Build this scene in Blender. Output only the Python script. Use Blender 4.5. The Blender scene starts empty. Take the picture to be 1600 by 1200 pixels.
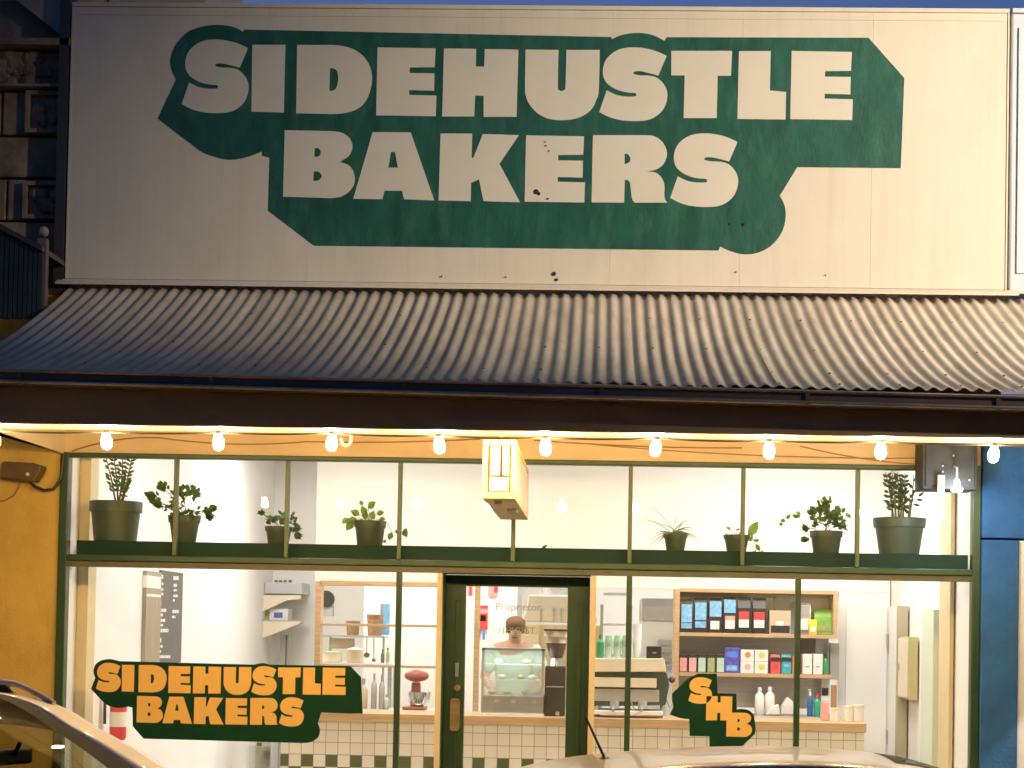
import bpy, bmesh, math, random
from mathutils import Vector, Matrix
random.seed(7)
SC = bpy.context.scene
COL = SC.collection
rad = math.radians

# ---------------------------------------------------------------- camera
F, DIST, EYE = 2760.0, 12.0, 1.65
YAW, PITCH, ROLL, CX, CY = 3.14050648e-02, 2.94451445e-02, -1.82690496e-02, 844.75, 902.13
RM = Matrix.Rotation(YAW, 3, 'Z') @ Matrix.Rotation(PITCH, 3, 'X') @ Matrix.Rotation(ROLL, 3, 'Y')
cam = bpy.data.cameras.new('camera')
camo = bpy.data.objects.new('camera', cam)
COL.objects.link(camo)
cam.sensor_width = 36.0
cam.lens = F / 1600 * 36
cam.shift_x = (800 - CX) / 1600
cam.shift_y = (CY - 600) / 1600
cam.clip_start = 0.1
cam.clip_end = 2000
camo.matrix_world = Matrix.Translation((0, -DIST, EYE)) @ (RM @ Matrix(((1, 0, 0), (0, 0, -1), (0, 1, 0)))).to_4x4()
SC.camera = camo

# ---------------------------------------------------------------- dusk sky
w = bpy.data.worlds.new('World')
SC.world = w
w.use_nodes = True
nt = w.node_tree
bg = nt.nodes['Background']
sky = nt.nodes.new('ShaderNodeTexSky')
sky.sky_type = 'NISHITA'
sky.sun_disc = False
sky.sun_elevation = rad(0.0)
sky.sun_rotation = rad(0)
sky.ozone_density = 4.0
nt.links.new(sky.outputs[0], bg.inputs[0])
bg.inputs[1].default_value = 0.37

SC.view_settings.view_transform = 'Standard'
SC.view_settings.look = 'None'
SC.view_settings.exposure = 0.0
SC.view_settings.gamma = 1.0
SC.render.engine = 'CYCLES'
SC.cycles.use_denoising = True
SC.cycles.max_bounces = 8
SC.cycles.diffuse_bounces = 4
SC.cycles.transparent_max_bounces = 16
SC.cycles.sample_clamp_indirect = 6
SC.cycles.caustics_reflective = False
SC.cycles.caustics_refractive = False

# strengths that set the look of the dusk
BULB_E, LAMP_W, SHOP_W, KITCHEN_W, LED_E = 850.0, 7200.0, 66.0, 60.0, 80.0

# ---------------------------------------------------------------- pixel -> world
CAMP = Vector((0, -DIST, EYE))
def ray(px, py):
    return RM @ Vector(((px - CX) / F, 1.0, -(py - CY) / F))
def at(px, py, Y):
    d = ray(px, py)
    return CAMP + d * ((Y + DIST) / d.y)
def atX(px, py, X):
    d = ray(px, py)
    return CAMP + d * (X / d.x)
def rpx(x0, y0, x1, y1, Y):
    ym, xm = (y0 + y1) / 2, (x0 + x1) / 2
    return at(x0, ym, Y).x, at(x1, ym, Y).x, at(xm, y1, Y).z, at(xm, y0, Y).z

# ---------------------------------------------------------------- materials
def mat(name, col, rough=.6, metal=0, var=.12, scale=6, bump=0, bscale=60, emit=None, estr=0, spec=.5, stretch=None, coat=0, trans=0):
    m = bpy.data.materials.new(name)
    m.use_nodes = True
    t = m.node_tree
    b = t.nodes['Principled BSDF']
    b.inputs['Roughness'].default_value = rough
    b.inputs['Metallic'].default_value = metal
    b.inputs['Specular IOR Level'].default_value = spec
    b.inputs['Coat Weight'].default_value = coat
    b.inputs['Transmission Weight'].default_value = trans
    tc = t.nodes.new('ShaderNodeTexCoord')
    src = tc.outputs['Object']
    if stretch:
        mp = t.nodes.new('ShaderNodeMapping')
        mp.inputs['Scale'].default_value = stretch
        t.links.new(src, mp.inputs[0])
        src = mp.outputs[0]
    n = t.nodes.new('ShaderNodeTexNoise')
    n.inputs['Scale'].default_value = scale
    n.inputs['Detail'].default_value = 5
    n.inputs['Roughness'].default_value = .65
    t.links.new(src, n.inputs['Vector'])
    r = t.nodes.new('ShaderNodeValToRGB')
    r.color_ramp.elements[0].position = .3
    r.color_ramp.elements[1].position = .7
    r.color_ramp.elements[0].color = [max(0, c * (1 - var)) for c in col] + [1]
    r.color_ramp.elements[1].color = [min(1, c * (1 + var)) for c in col] + [1]
    t.links.new(n.outputs['Fac'], r.inputs[0])
    t.links.new(r.outputs[0], b.inputs['Base Color'])
    if bump:
        n2 = t.nodes.new('ShaderNodeTexNoise')
        n2.inputs['Scale'].default_value = bscale
        n2.inputs['Detail'].default_value = 4
        t.links.new(src, n2.inputs['Vector'])
        bp = t.nodes.new('ShaderNodeBump')
        bp.inputs['Strength'].default_value = bump
        bp.inputs['Distance'].default_value = .01
        t.links.new(n2.outputs['Fac'], bp.inputs['Height'])
        t.links.new(bp.outputs[0], b.inputs['Normal'])
    if emit:
        b.inputs['Emission Color'].default_value = list(emit) + [1]
        b.inputs['Emission Strength'].default_value = estr
    return m

def glass_mat(name, tint=(1, 1, 1), refl=.06, rough=.0, haze=0, hcol=(.9, .88, .84)):
    m = bpy.data.materials.new(name)
    m.use_nodes = True
    t = m.node_tree
    t.nodes.clear()
    o = t.nodes.new('ShaderNodeOutputMaterial')
    mx = t.nodes.new('ShaderNodeMixShader')
    tr = t.nodes.new('ShaderNodeBsdfTransparent')
    tr.inputs[0].default_value = list(tint) + [1]
    g = t.nodes.new('ShaderNodeBsdfGlossy')
    g.inputs['Roughness'].default_value = rough
    lw = t.nodes.new('ShaderNodeLayerWeight')
    lw.inputs[0].default_value = .25
    mr = t.nodes.new('ShaderNodeMapRange')
    mr.inputs['To Min'].default_value = refl
    mr.inputs['To Max'].default_value = .7
    pw = t.nodes.new('ShaderNodeMath')
    pw.operation = 'POWER'
    pw.inputs[1].default_value = 3
    t.links.new(lw.outputs['Facing'], pw.inputs[0])
    t.links.new(pw.outputs[0], mr.inputs[0])
    t.links.new(mr.outputs[0], mx.inputs[0])
    t.links.new(tr.outputs[0], mx.inputs[1])
    t.links.new(g.outputs[0], mx.inputs[2])
    last = mx
    if haze:
        df = t.nodes.new('ShaderNodeBsdfDiffuse'); df.inputs[0].default_value = list(hcol) + [1]
        m2 = t.nodes.new('ShaderNodeMixShader')
        n = t.nodes.new('ShaderNodeTexNoise'); n.inputs['Scale'].default_value = 2.5; n.inputs['Detail'].default_value = 6
        tc = t.nodes.new('ShaderNodeTexCoord'); t.links.new(tc.outputs['Object'], n.inputs['Vector'])
        r2 = t.nodes.new('ShaderNodeMapRange'); r2.inputs['From Min'].default_value = .3; r2.inputs['From Max'].default_value = .7
        r2.inputs['To Min'].default_value = haze * .6; r2.inputs['To Max'].default_value = haze * 1.4
        t.links.new(n.outputs['Fac'], r2.inputs[0]); t.links.new(r2.outputs[0], m2.inputs[0])
        t.links.new(mx.outputs[0], m2.inputs[1]); t.links.new(df.outputs[0], m2.inputs[2]); last = m2
    t.links.new(last.outputs[0], o.inputs[0])
    return m

M = {}
M['cream'] = mat('cream sign paint', (.78, .66, .51), .55, var=.035, scale=1.6, bump=.06, bscale=40)
M['letter'] = mat('cream letter paint', (.76, .66, .52), .5, var=.03, scale=2.5, bump=.05)
M['signgreen'] = mat('brushed green sign paint', (.02, .098, .064), .42, var=.3, scale=3.2, bump=.15, bscale=25, stretch=(2.2, 1, .7))
M['green'] = mat('dark green frame paint', (.028, .066, .024), .38, var=.15, scale=9, bump=.05)
M['shelfgreen'] = mat('bottle green paint', (.004, .042, .024), .6, var=.08, spec=.2)
M['fascia'] = mat('fascia paint', (.26, .18, .085), .5, var=.12, scale=3)
M['gutter'] = mat('brown gutter enamel', (.09, .06, .036), .3, var=.1, spec=.6)
M['roof'] = mat('weathered corrugated steel', (.66, .54, .41), .55, metal=.0, var=.16, scale=2.6, bump=.08, bscale=30, stretch=(3, .6, 1))
M['lining'] = mat('cream lining paint', (.74, .62, .42), .6, var=.05)
M['band'] = mat('cream band paint', (.66, .5, .3), .6, var=.06, scale=3)
M['mustard'] = mat('mustard render', (.64, .42, .085), .8, var=.1, scale=3, bump=.25, bscale=55)
M['blue'] = mat('blue painted render', (.024, .12, .32), .75, var=.2, scale=5, bump=.5, bscale=45)
M['white'] = mat('white wall paint', (.86, .84, .8), .6, var=.02, scale=2)
M['palewall'] = mat('pale grey wall paint', (.62, .65, .68), .6, var=.05, scale=2)
M['creamwood'] = mat('cream timber paint', (.7, .57, .33), .55, var=.07)
M['timber'] = mat('honey timber', (.55, .36, .19), .45, var=.22, scale=5, stretch=(.6, 4, 14))
M['steel'] = mat('brushed steel', (.55, .56, .56), .32, metal=.9, var=.1, scale=4, stretch=(1, 1, 12))
M['greysteel'] = mat('grey satin steel', (.42, .42, .4), .45, metal=.4, var=.1)
M['stone'] = mat('dark weathered sandstone', (.32, .21, .13), .9, var=.4, scale=5, bump=.9, bscale=14)
M['black'] = mat('black plastic', (.018, .018, .018), .45, var=.15)
M['rubber'] = mat('tyre rubber', (.012, .012, .012), .9, var=.1)
M['darkbox'] = mat('dusty dark steel', (.022, .019, .017), .6, var=.5, scale=9)
M['asphalt'] = mat('asphalt', (.05, .05, .05), .85, var=.3, scale=40, bump=.4, bscale=160)
M['concrete'] = mat('pavement concrete', (.32, .3, .27), .85, var=.15, scale=4, bump=.2)
M['floor'] = mat('pale floor', (.55, .5, .44), .5, var=.06)
M['potgreen'] = mat('olive plastic pot', (.07, .1, .06), .5, var=.1)
M['leaf'] = mat('green leaf', (.09, .175, .028), .4, var=.45, scale=30)
M['leafdark'] = mat('deep green leaf', (.04, .085, .025), .4, var=.45, scale=30)
M['leaflime'] = mat('lime green leaf', (.18, .27, .04), .4, var=.3, scale=25)
for k_ in ('leaf', 'leafdark', 'leaflime'):
    t_ = M[k_].node_tree; o_ = [n for n in t_.nodes if n.type == 'OUTPUT_MATERIAL'][0]; b_ = t_.nodes['Principled BSDF']
    tl = t_.nodes.new('ShaderNodeBsdfTranslucent'); mx_ = t_.nodes.new('ShaderNodeMixShader'); mx_.inputs[0].default_value = .4
    t_.links.new(b_.inputs['Base Color'].links[0].from_socket, tl.inputs[0])
    t_.links.new(b_.outputs[0], mx_.inputs[1]); t_.links.new(tl.outputs[0], mx_.inputs[2]); t_.links.new(mx_.outputs[0], o_.inputs[0])
M['stem'] = mat('plant stem', (.1, .11, .03), .6, var=.2)
M['soil'] = mat('potting soil', (.04, .028, .018), .95, var=.3, scale=40)
M['yellow'] = mat('yellow vinyl', (.9, .54, .13), .5, var=.03)
M['decalgreen'] = mat('green vinyl', (.004, .042, .018), .6, var=.1, spec=.15)
M['brass'] = mat('worn brass', (.5, .36, .16), .38, metal=.8, var=.25, scale=20)
M['chrome'] = mat('chrome', (.7, .7, .7), .12, metal=1, var=.02)
M['paper'] = mat('white paper', (.82, .8, .76), .7, var=.03)
M['red'] = mat('red print', (.72, .05, .06), .5, var=.08)
M['lightred'] = mat('pale red print', (.8, .35, .33), .5, var=.15, scale=30)
M['bluep'] = mat('blue print', (.1, .22, .75), .45, var=.25, scale=25)
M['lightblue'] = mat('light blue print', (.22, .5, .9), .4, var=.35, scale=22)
M['violet'] = mat('violet print', (.09, .08, .5), .5, var=.5, scale=24)
M['orange'] = mat('orange print', (.85, .25, .08), .5, var=.1)
M['lemon'] = mat('lemon print', (.8, .58, .05), .5, var=.1)
M['pink'] = mat('pink print', (.8, .42, .38), .5, var=.1)
M['mint'] = mat('mint print', (.5, .68, .55), .5, var=.1)
M['sage'] = mat('sage print', (.36, .42, .18), .5, var=.2, scale=30)
M['coral'] = mat('coral foil', (.8, .1, .12), .4, var=.1)
M['teal'] = mat('teal foil', (.03, .42, .5), .4, var=.1)
M['limefoil'] = mat('lime green foil', (.26, .52, .1), .35, var=.3, scale=12)
M['beige'] = mat('beige card', (.56, .45, .3), .6, var=.08)
M['board'] = mat('menu board grey', (.12, .12, .11), .6, var=.08)
M['wicker'] = mat('brown wicker', (.34, .2, .1), .8, var=.4, scale=60, bump=.6, bscale=90)
M['cream2'] = mat('cream enamel', (.75, .66, .5), .4, var=.04)
M['machine'] = mat('dark green enamel', (.035, .06, .05), .3, var=.12)
M['mixer'] = mat('dusky red enamel', (.4, .1, .075), .35, var=.1)
M['bottlegreen'] = mat('green plastic', (.03, .32, .12), .3, var=.2)
M['palegreen'] = mat('pale green plastic', (.35, .58, .36), .35, var=.2)
M['bottleblue'] = mat('blue liquid', (.02, .13, .36), .3, var=.15)
M['bottleteal'] = mat('teal liquid', (.0, .42, .27), .3, var=.15)
M['milk'] = mat('milk white plastic', (.84, .84, .82), .45, var=.02)
M['brown'] = mat('brown card', (.36, .2, .1), .7, var=.15)
M['skin'] = mat('skin', (.62, .36, .24), .55, var=.08)
M['hair'] = mat('brown hair', (.13, .06, .03), .6, var=.3, scale=40)
M['cap'] = mat('brown cap cloth', (.24, .13, .075), .8, var=.15)
M['shirt'] = mat('mint cotton', (.58, .76, .64), .8, var=.08)
M['trouser'] = mat('dark trouser cloth', (.05, .05, .06), .85, var=.15)
M['glass'] = glass_mat('window glass', (.985, .99, .985), .008, haze=.007)
M['displayglass'] = glass_mat('display window glass', (.985, .99, .985), .008, haze=.02)  # diffuse haze painted into the glass lifts the dark tones behind it
M['carglass'] = glass_mat('car glass', (.6, .64, .58), .025)
M['caseglass'] = glass_mat('display glass', (.92, .97, .965), .07, haze=.24, hcol=(.88, .93, .91))  # milky diffuse share paints in the bright reflection washing over the case
M['carpaint'] = mat('champagne metallic paint', (.5, .44, .39), .28, metal=.15, var=.03, coat=.4)
M['cartan'] = mat('warm silver metallic paint', (.8, .7, .62), .42, metal=.0, var=.03, coat=.6)
M['cartrim'] = mat('black car trim', (.015, .016, .02), .5, var=.1, spec=.25)
M['seat'] = mat('dark seat cloth', (.05, .05, .055), .85, var=.2)
M['redlens'] = mat('red lamp lens', (.4, .02, .02), .2, var=.05)
M['lampglass'] = mat('clear lamp lens', (.7, .7, .72), .15, var=.05)
M['bulb'] = mat('warm bulb glass', (.9, .7, .4), .3, var=0, emit=(1, .67, .3), estr=BULB_E)
M['led'] = mat('cold bulb glass', (.9, .95, 1), .3, var=0, emit=(.72, .9, 1), estr=LED_E)
M['diffuser'] = mat('light diffuser', (.9, .9, .9), .5, var=0, emit=(1, .97, .9), estr=4)
M['poster'] = mat('backlit poster', (.4, .6, .8), .4, var=.6, scale=4, emit=(.35, .6, .8), estr=.35)

# corrugated roof: rust and grime streaks along the sheets, lap joints
def grime(m, strength, scale, stretch, dark):
    t = m.node_tree
    b = t.nodes['Principled BSDF']
    old = b.inputs['Base Color'].links[0].from_socket
    tc = t.nodes.new('ShaderNodeTexCoord')
    mp = t.nodes.new('ShaderNodeMapping')
    mp.inputs['Scale'].default_value = stretch
    n = t.nodes.new('ShaderNodeTexNoise')
    n.inputs['Scale'].default_value = scale
    n.inputs['Detail'].default_value = 8
    n.inputs['Roughness'].default_value = .7
    r = t.nodes.new('ShaderNodeValToRGB')
    r.color_ramp.elements[0].position = .5
    r.color_ramp.elements[1].position = .78
    r.color_ramp.elements[0].color = (0, 0, 0, 1)
    r.color_ramp.elements[1].color = (strength, strength, strength, 1)
    mx = t.nodes.new('ShaderNodeMix')
    mx.data_type = 'RGBA'
    t.links.new(tc.outputs['Object'], mp.inputs[0])
    t.links.new(mp.outputs[0], n.inputs['Vector'])
    t.links.new(n.outputs['Fac'], r.inputs[0])
    t.links.new(r.outputs[0], mx.inputs[0])
    t.links.new(old, mx.inputs[6])
    mx.inputs[7].default_value = list(dark) + [1]
    t.links.new(mx.outputs[2], b.inputs['Base Color'])
grime(M['roof'], .6, 2.2, (5, .8, 1), (.16, .13, .11))
grime(M['roof'], .5, 1.1, (9, .5, .5), (.24, .15, .09))
def sheets(m, wdt):   # each roofing sheet weathered a little differently
    t = m.node_tree; b = t.nodes['Principled BSDF']; old = b.inputs['Base Color'].links[0].from_socket
    tc = t.nodes.new('ShaderNodeTexCoord'); sp = t.nodes.new('ShaderNodeSeparateXYZ'); t.links.new(tc.outputs['Object'], sp.inputs[0])
    dv = t.nodes.new('ShaderNodeMath'); dv.operation = 'DIVIDE'; dv.inputs[1].default_value = wdt; t.links.new(sp.outputs[0], dv.inputs[0])
    fl_ = t.nodes.new('ShaderNodeMath'); fl_.operation = 'FLOOR'; t.links.new(dv.outputs[0], fl_.inputs[0])
    wn = t.nodes.new('ShaderNodeTexWhiteNoise'); wn.noise_dimensions = '1D'; t.links.new(fl_.outputs[0], wn.inputs['W'])
    mr = t.nodes.new('ShaderNodeMapRange'); mr.inputs['To Min'].default_value = .82; mr.inputs['To Max'].default_value = 1.08; t.links.new(wn.outputs[0], mr.inputs[0])
    mx = t.nodes.new('ShaderNodeVectorMath'); mx.operation = 'SCALE'; t.links.new(old, mx.inputs[0]); t.links.new(mr.outputs[0], mx.inputs['Scale']); t.links.new(mx.outputs[0], b.inputs['Base Color'])
sheets(M['roof'], .7714)
grime(M['cream'], .28, 1.3, (1.6, 1, .6), (.45, .37, .29))
grime(M['cream'], .3, 1.6, (7, 1, .3), (.5, .42, .32))
grime(M['signgreen'], .45, 5.5, (1.6, 1, .5), (.1, .24, .14))
grime(M['mustard'], .4, 4, (1.5, 1, .5), (.36, .17, .03))
grime(M['mustard'], .5, 11, (1, 1, .8), (.66, .46, .16))
grime(M['blue'], .4, 5, (1, 1, .7), (.05, .16, .34))
grime(M['blue'], .35, 14, (1, 1, 1), (.015, .07, .2))
grime(M['fascia'], .5, 3, (.4, 1, 1.5), (.06, .05, .03))
grime(M['band'], .35, 3, (.5, 1, 3), (.42, .27, .13))
grime(M['white'], .18, 1.5, (1, 1, .6), (.66, .62, .55))
grime(M['cartan'], .4, 60, (1, 1, 1), (.62, .58, .52))

# tiled counter front: 100 mm cream tiles, grey grout, checked green rows low down
def tile_mat():
    m = bpy.data.materials.new('counter tiles')
    m.use_nodes = True
    t = m.node_tree
    b = t.nodes['Principled BSDF']
    b.inputs['Roughness'].default_value = .25
    tc = t.nodes.new('ShaderNodeTexCoord')
    sp = t.nodes.new('ShaderNodeSeparateXYZ')
    t.links.new(tc.outputs['Object'], sp.inputs[0])
    def math_(op, a, b2=None, c=None):
        n = t.nodes.new('ShaderNodeMath')
        n.operation = op
        for i, v in enumerate((a, b2, c)):
            if v is None: continue
            if hasattr(v, 'links'): t.links.new(v, n.inputs[i])
            else: n.inputs[i].default_value = v
        return n.outputs[0]
    u = math_('DIVIDE', sp.outputs[0], .0975)
    v = math_('SUBTRACT', math_('DIVIDE', sp.outputs[2], .0975), .2)
    fu, fv = math_('FRACT', u), math_('FRACT', v)
    iu, iv = math_('FLOOR', u), math_('FLOOR', v)
    gu = math_('GREATER_THAN', math_('ABSOLUTE', math_('SUBTRACT', fu, .5)), .472)
    gv = math_('GREATER_THAN', math_('ABSOLUTE', math_('SUBTRACT', fv, .5)), .472)
    g = math_('MAXIMUM', gu, gv)
    chk = math_('ABSOLUTE', math_('MODULO', math_('ADD', iu, iv), 2.0))
    low = math_('LESS_THAN', iv, 5.5)
    grn = math_('MULTIPLY', math_('GREATER_THAN', chk, .5), low)
    wn = t.nodes.new('ShaderNodeTexWhiteNoise')
    cb = t.nodes.new('ShaderNodeCombineXYZ')
    t.links.new(iu, cb.inputs[0]); t.links.new(iv, cb.inputs[1])
    t.links.new(cb.outputs[0], wn.inputs[0])
    rm = t.nodes.new('ShaderNodeMix'); rm.data_type = 'RGBA'
    rm.inputs[6].default_value = (.8, .76, .68, 1); rm.inputs[7].default_value = (.87, .84, .76, 1)
    t.links.new(wn.outputs[0], rm.inputs[0])
    m1 = t.nodes.new('ShaderNodeMix'); m1.data_type = 'RGBA'
    t.links.new(grn, m1.inputs[0]); t.links.new(rm.outputs[2], m1.inputs[6])
    m1.inputs[7].default_value = (.09, .115, .05, 1)
    m2 = t.nodes.new('ShaderNodeMix'); m2.data_type = 'RGBA'
    t.links.new(g, m2.inputs[0]); t.links.new(m1.outputs[2], m2.inputs[6])
    m2.inputs[7].default_value = (.36, .32, .27, 1)
    t.links.new(m2.outputs[2], b.inputs['Base Color'])
    return m
M['tile'] = tile_mat()

# ---------------------------------------------------------------- mesh helpers
ORG = {}
class MB:
    def __init__(s): s.v = []; s.f = []
    def add(s, vs, fs):
        o = len(s.v)
        s.v += [Vector(p) for p in vs]
        s.f += [[i + o for i in f] for f in fs]
        return s
    def box(s, x0, x1, y0, y1, z0, z1):
        return s.add([(x0, y0, z0), (x1, y0, z0), (x1, y1, z0), (x0, y1, z0), (x0, y0, z1), (x1, y0, z1), (x1, y1, z1), (x0, y1, z1)],
                     [(0, 3, 2, 1), (4, 5, 6, 7), (0, 1, 5, 4), (1, 2, 6, 5), (2, 3, 7, 6), (3, 0, 4, 7)])
    def quad(s, *p): return s.add(p, [tuple(range(len(p)))])
    def prism(s, pts, d):   # polygon of 3D points pushed along d
        n = len(pts); d = Vector(d)
        P = [Vector(p) for p in pts]
        fs = [tuple(range(n)), tuple(range(2 * n - 1, n - 1, -1))]
        fs += [(i, i + n, (i + 1) % n + n, (i + 1) % n) for i in range(n)]
        return s.add(P + [p + d for p in P], fs)
    def tube(s, pts, r, n=8, r2=None, cap=True):
        P = [Vector(p) for p in pts]
        rings = []
        up = None
        for i, p in enumerate(P):
            d = (P[min(i + 1, len(P) - 1)] - P[max(i - 1, 0)]).normalized()
            if up is None:
                up = Vector((0, 0, 1)) if abs(d.z) < .9 else Vector((1, 0, 0))
            a = d.cross(up).normalized(); b = a.cross(d).normalized(); up = b
            rr = r if r2 is None else r + (r2 - r) * i / max(1, len(P) - 1)
            rings.append([p + a * (rr * math.cos(2 * math.pi * k / n)) + b * (rr * math.sin(2 * math.pi * k / n)) for k in range(n)])
        vs = [q for R in rings for q in R]
        fs = [(i * n + k, i * n + (k + 1) % n, (i + 1) * n + (k + 1) % n, (i + 1) * n + k) for i in range(len(P) - 1) for k in range(n)]
        if cap: fs += [tuple(range(n - 1, -1, -1)), tuple(range((len(P) - 1) * n, len(P) * n))]
        return s.add(vs, fs)
    def lathe(s, c, prof, n=16, axis='Z', sx=1, sy=1):
        c = Vector(c); vs = []
        for r, h in prof:
            for k in range(n):
                a = 2 * math.pi * k / n
                p = (r * math.cos(a) * sx, r * math.sin(a) * sy, h)
                if axis == 'Y': p = (p[0], h, p[1])
                if axis == 'X': p = (h, p[0], p[1])
                vs.append(c + Vector(p))
        m = len(prof)
        fs = [(i * n + k, i * n + (k + 1) % n, (i + 1) * n + (k + 1) % n, (i + 1) * n + k) for i in range(m - 1) for k in range(n)]
        fs += [tuple(range(n - 1, -1, -1)), tuple(range((m - 1) * n, m * n))]
        return s.add(vs, fs)
    def ball(s, c, r, n=12, m=8, sc=(1, 1, 1)):
        c = Vector(c)
        prof = [(max(1e-4, math.sin(math.pi * i / m)), -math.cos(math.pi * i / m)) for i in range(m + 1)]
        vs = []; 
        for rr, h in prof:
            for k in range(n):
                a = 2 * math.pi * k / n
                vs.append(c + Vector((r * rr * math.cos(a) * sc[0], r * rr * math.sin(a) * sc[1], r * h * sc[2])))
        fs = [(i * n + k, i * n + (k + 1) % n, (i + 1) * n + (k + 1) % n, (i + 1) * n + k) for i in range(m) for k in range(n)]
        return s.add(vs, fs)
    def build(s, name, m, parent=None, smooth=False, bevel=0, seg=2):
        if parent is not None: org = ORG[parent.name]
        else:
            xs = [v.x for v in s.v]; ys = [v.y for v in s.v]; zs = [v.z for v in s.v]
            org = Vector(((min(xs) + max(xs)) / 2, (min(ys) + max(ys)) / 2, min(zs)))
        me = bpy.data.meshes.new(name)
        me.from_pydata([v - org for v in s.v], [], s.f)
        bm = bmesh.new(); bm.from_mesh(me)
        bmesh.ops.recalc_face_normals(bm, faces=bm.faces)
        bm.to_mesh(me); bm.free()
        me.materials.append(m if not isinstance(m, str) else M[m])
        if smooth:
            for p in me.polygons: p.use_smooth = True
            try: me.set_sharp_from_angle(angle=rad(40))
            except Exception: pass
        o = bpy.data.objects.new(name, me)
        COL.objects.link(o)
        if parent is None: o.location = org
        else: o.parent = parent
        ORG[o.name] = org
        if bevel:
            b = o.modifiers.new('bevel', 'BEVEL'); b.width = bevel; b.segments = seg; b.limit_method = 'ANGLE'; b.angle_limit = rad(35)
        return o

def tag(o, label, cat, group=None, kind=None):
    if kind: o['kind'] = kind
    else: o['category'] = cat
    if label: o['label'] = label
    if group: o['group'] = group
    return o
def thing(name, label, cat, loc, group=None):
    o = bpy.data.objects.new(name, None)
    COL.objects.link(o)
    o.empty_display_size = .1
    o.location = loc
    ORG[o.name] = Vector(loc)
    return tag(o, label, cat, group)
def structure(o):
    o['kind'] = 'structure'; return o
def copy_tree(o, parent=None):
    c = o.copy(); COL.objects.link(c); ORG[c.name] = ORG[o.name]
    if parent: c.parent = parent
    for ch in list(o.children): copy_tree(ch, c)
    return c

# smooth closed outline: (x, y) is a smooth point, (x, y, 1) a corner
def outline(pts, n=6):
    out = []; L = len(pts)
    for i in range(L):
        p0, p1, p2, p3 = pts[i - 1], pts[i], pts[(i + 1) % L], pts[(i + 2) % L]
        if len(p1) > 2 and len(p2) > 2:
            out.append((p1[0], p1[1])); continue
        if len(p1) > 2: p0 = p1
        if len(p2) > 2: p3 = p2
        for k in range(n):
            t = k / n
            out.append(tuple(.5 * ((2 * p1[j]) + (-p0[j] + p2[j]) * t + (2 * p0[j] - 5 * p1[j] + 4 * p2[j] - p3[j]) * t * t + (-p0[j] + 3 * p1[j] - 3 * p2[j] + p3[j]) * t ** 3) for j in (0, 1)))
    return out
C = lambda pts: [(p[0], p[1], 1) for p in pts]

def flat(name, polys, Y, th, m, parent=None, facing=-1):
    """polys: outlines as lists of (X, Z); filled with holes, thickness th towards the viewer, back face at Y"""
    cu = bpy.data.curves.new(name, 'CURVE'); cu.dimensions = '2D'; cu.fill_mode = 'BOTH'; cu.extrude = th / 2
    for pl in polys:
        s = cu.splines.new('POLY'); s.points.add(len(pl) - 1)
        for i, p in enumerate(pl): s.points[i].co = (p[0], p[1], 0, 1)
        s.use_cyclic_u = True
    return from_curve(name, cu, Matrix.Identity(4), Y, th, m, parent)
def from_curve(name, cu, mw, Y, th, m, parent):
    o = bpy.data.objects.new('tmp', cu); COL.objects.link(o)
    dg = bpy.context.evaluated_depsgraph_get(); dg.update()
    me = bpy.data.meshes.new_from_object(o.evaluated_get(dg))
    bpy.data.objects.remove(o); bpy.data.curves.remove(cu)
    mb = MB()
    vs = [mw @ v.co for v in me.vertices]
    mb.add([(v.x, Y - th / 2 - v.z, v.y) for v in vs], [list(p.vertices) for p in me.polygons])
    bpy.data.meshes.remove(me)
    return mb.build(name, m, parent)
def text(name, body, x, z, size, Y, m, parent=None, align='LEFT', sx=1):
    cu = bpy.data.curves.new(name, 'FONT'); cu.body = body; cu.size = size; cu.align_x = align; cu.extrude = .0006
    return from_curve(name, cu, Matrix.Translation((x, z, 0)) @ Matrix.Diagonal((sx, 1, 1, 1)), Y, .0012, m, parent)

# ---------------------------------------------------------------- lettering (traced by hand as outlines, photo pixels)
def Z(sc, ox, oy, pts): return [tuple([ox + p[0] / sc, oy + p[1] / sc] + list(p[2:])) for p in pts]
z1 = lambda p: Z(5.2167, 240, 30, p)
z2 = lambda p: Z(6.6667, 440, 60, p)
z3 = lambda p: Z(5.3333, 660, 60, p)
z4 = lambda p: Z(6.6667, 920, 40, p)
z5 = lambda p: Z(5.2167, 1130, 50, p)
z6 = lambda p: Z(5.715, 410, 190, p)
z7 = lambda p: Z(5.7143, 660, 190, p)
z8 = lambda p: Z(4.5714, 910, 190, p)
G = {}
G['S'] = [z1([(770, 237, 1), (690, 200), (600, 176), (510, 167), (420, 175), (350, 205), (290, 260), (262, 330), (262, 400), (285, 450), (330, 490), (400, 522), (470, 535), (515, 538), (526, 552), (515, 566), (440, 567), (365, 553), (290, 517, 1), (230, 693, 1), (300, 730), (380, 755), (470, 766), (560, 766), (630, 755), (690, 725), (740, 675), (768, 610), (775, 545), (760, 490), (728, 445), (685, 412), (630, 398), (560, 395), (515, 387), (503, 376), (515, 364), (560, 362), (630, 377), (703, 397, 1)])]
G['I'] = [C(z1([(805, 210), (1075, 210), (1062, 762), (798, 755)]))]
G['D'] = [z2([(163, 70, 1), (530, 70, 1), (640, 82), (750, 115), (850, 185), (915, 280), (942, 390), (935, 500), (900, 610), (840, 700), (750, 755), (640, 782), (530, 790, 1), (152, 782, 1)]),
          z2([(505, 312, 1), (550, 318), (578, 345), (590, 410), (580, 490), (555, 535), (520, 550), (497, 545, 1)])]
G['E'] = [C([(590, 74.3), (680.6, 75.9), (679.3, 105.4), (640.3, 105.8), (640, 114.3), (678.8, 114.8), (678.4, 142.1), (639.5, 141), (639.5, 148.5), (682, 149.6), (681, 181.9), (587.8, 180.5)])]
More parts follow.
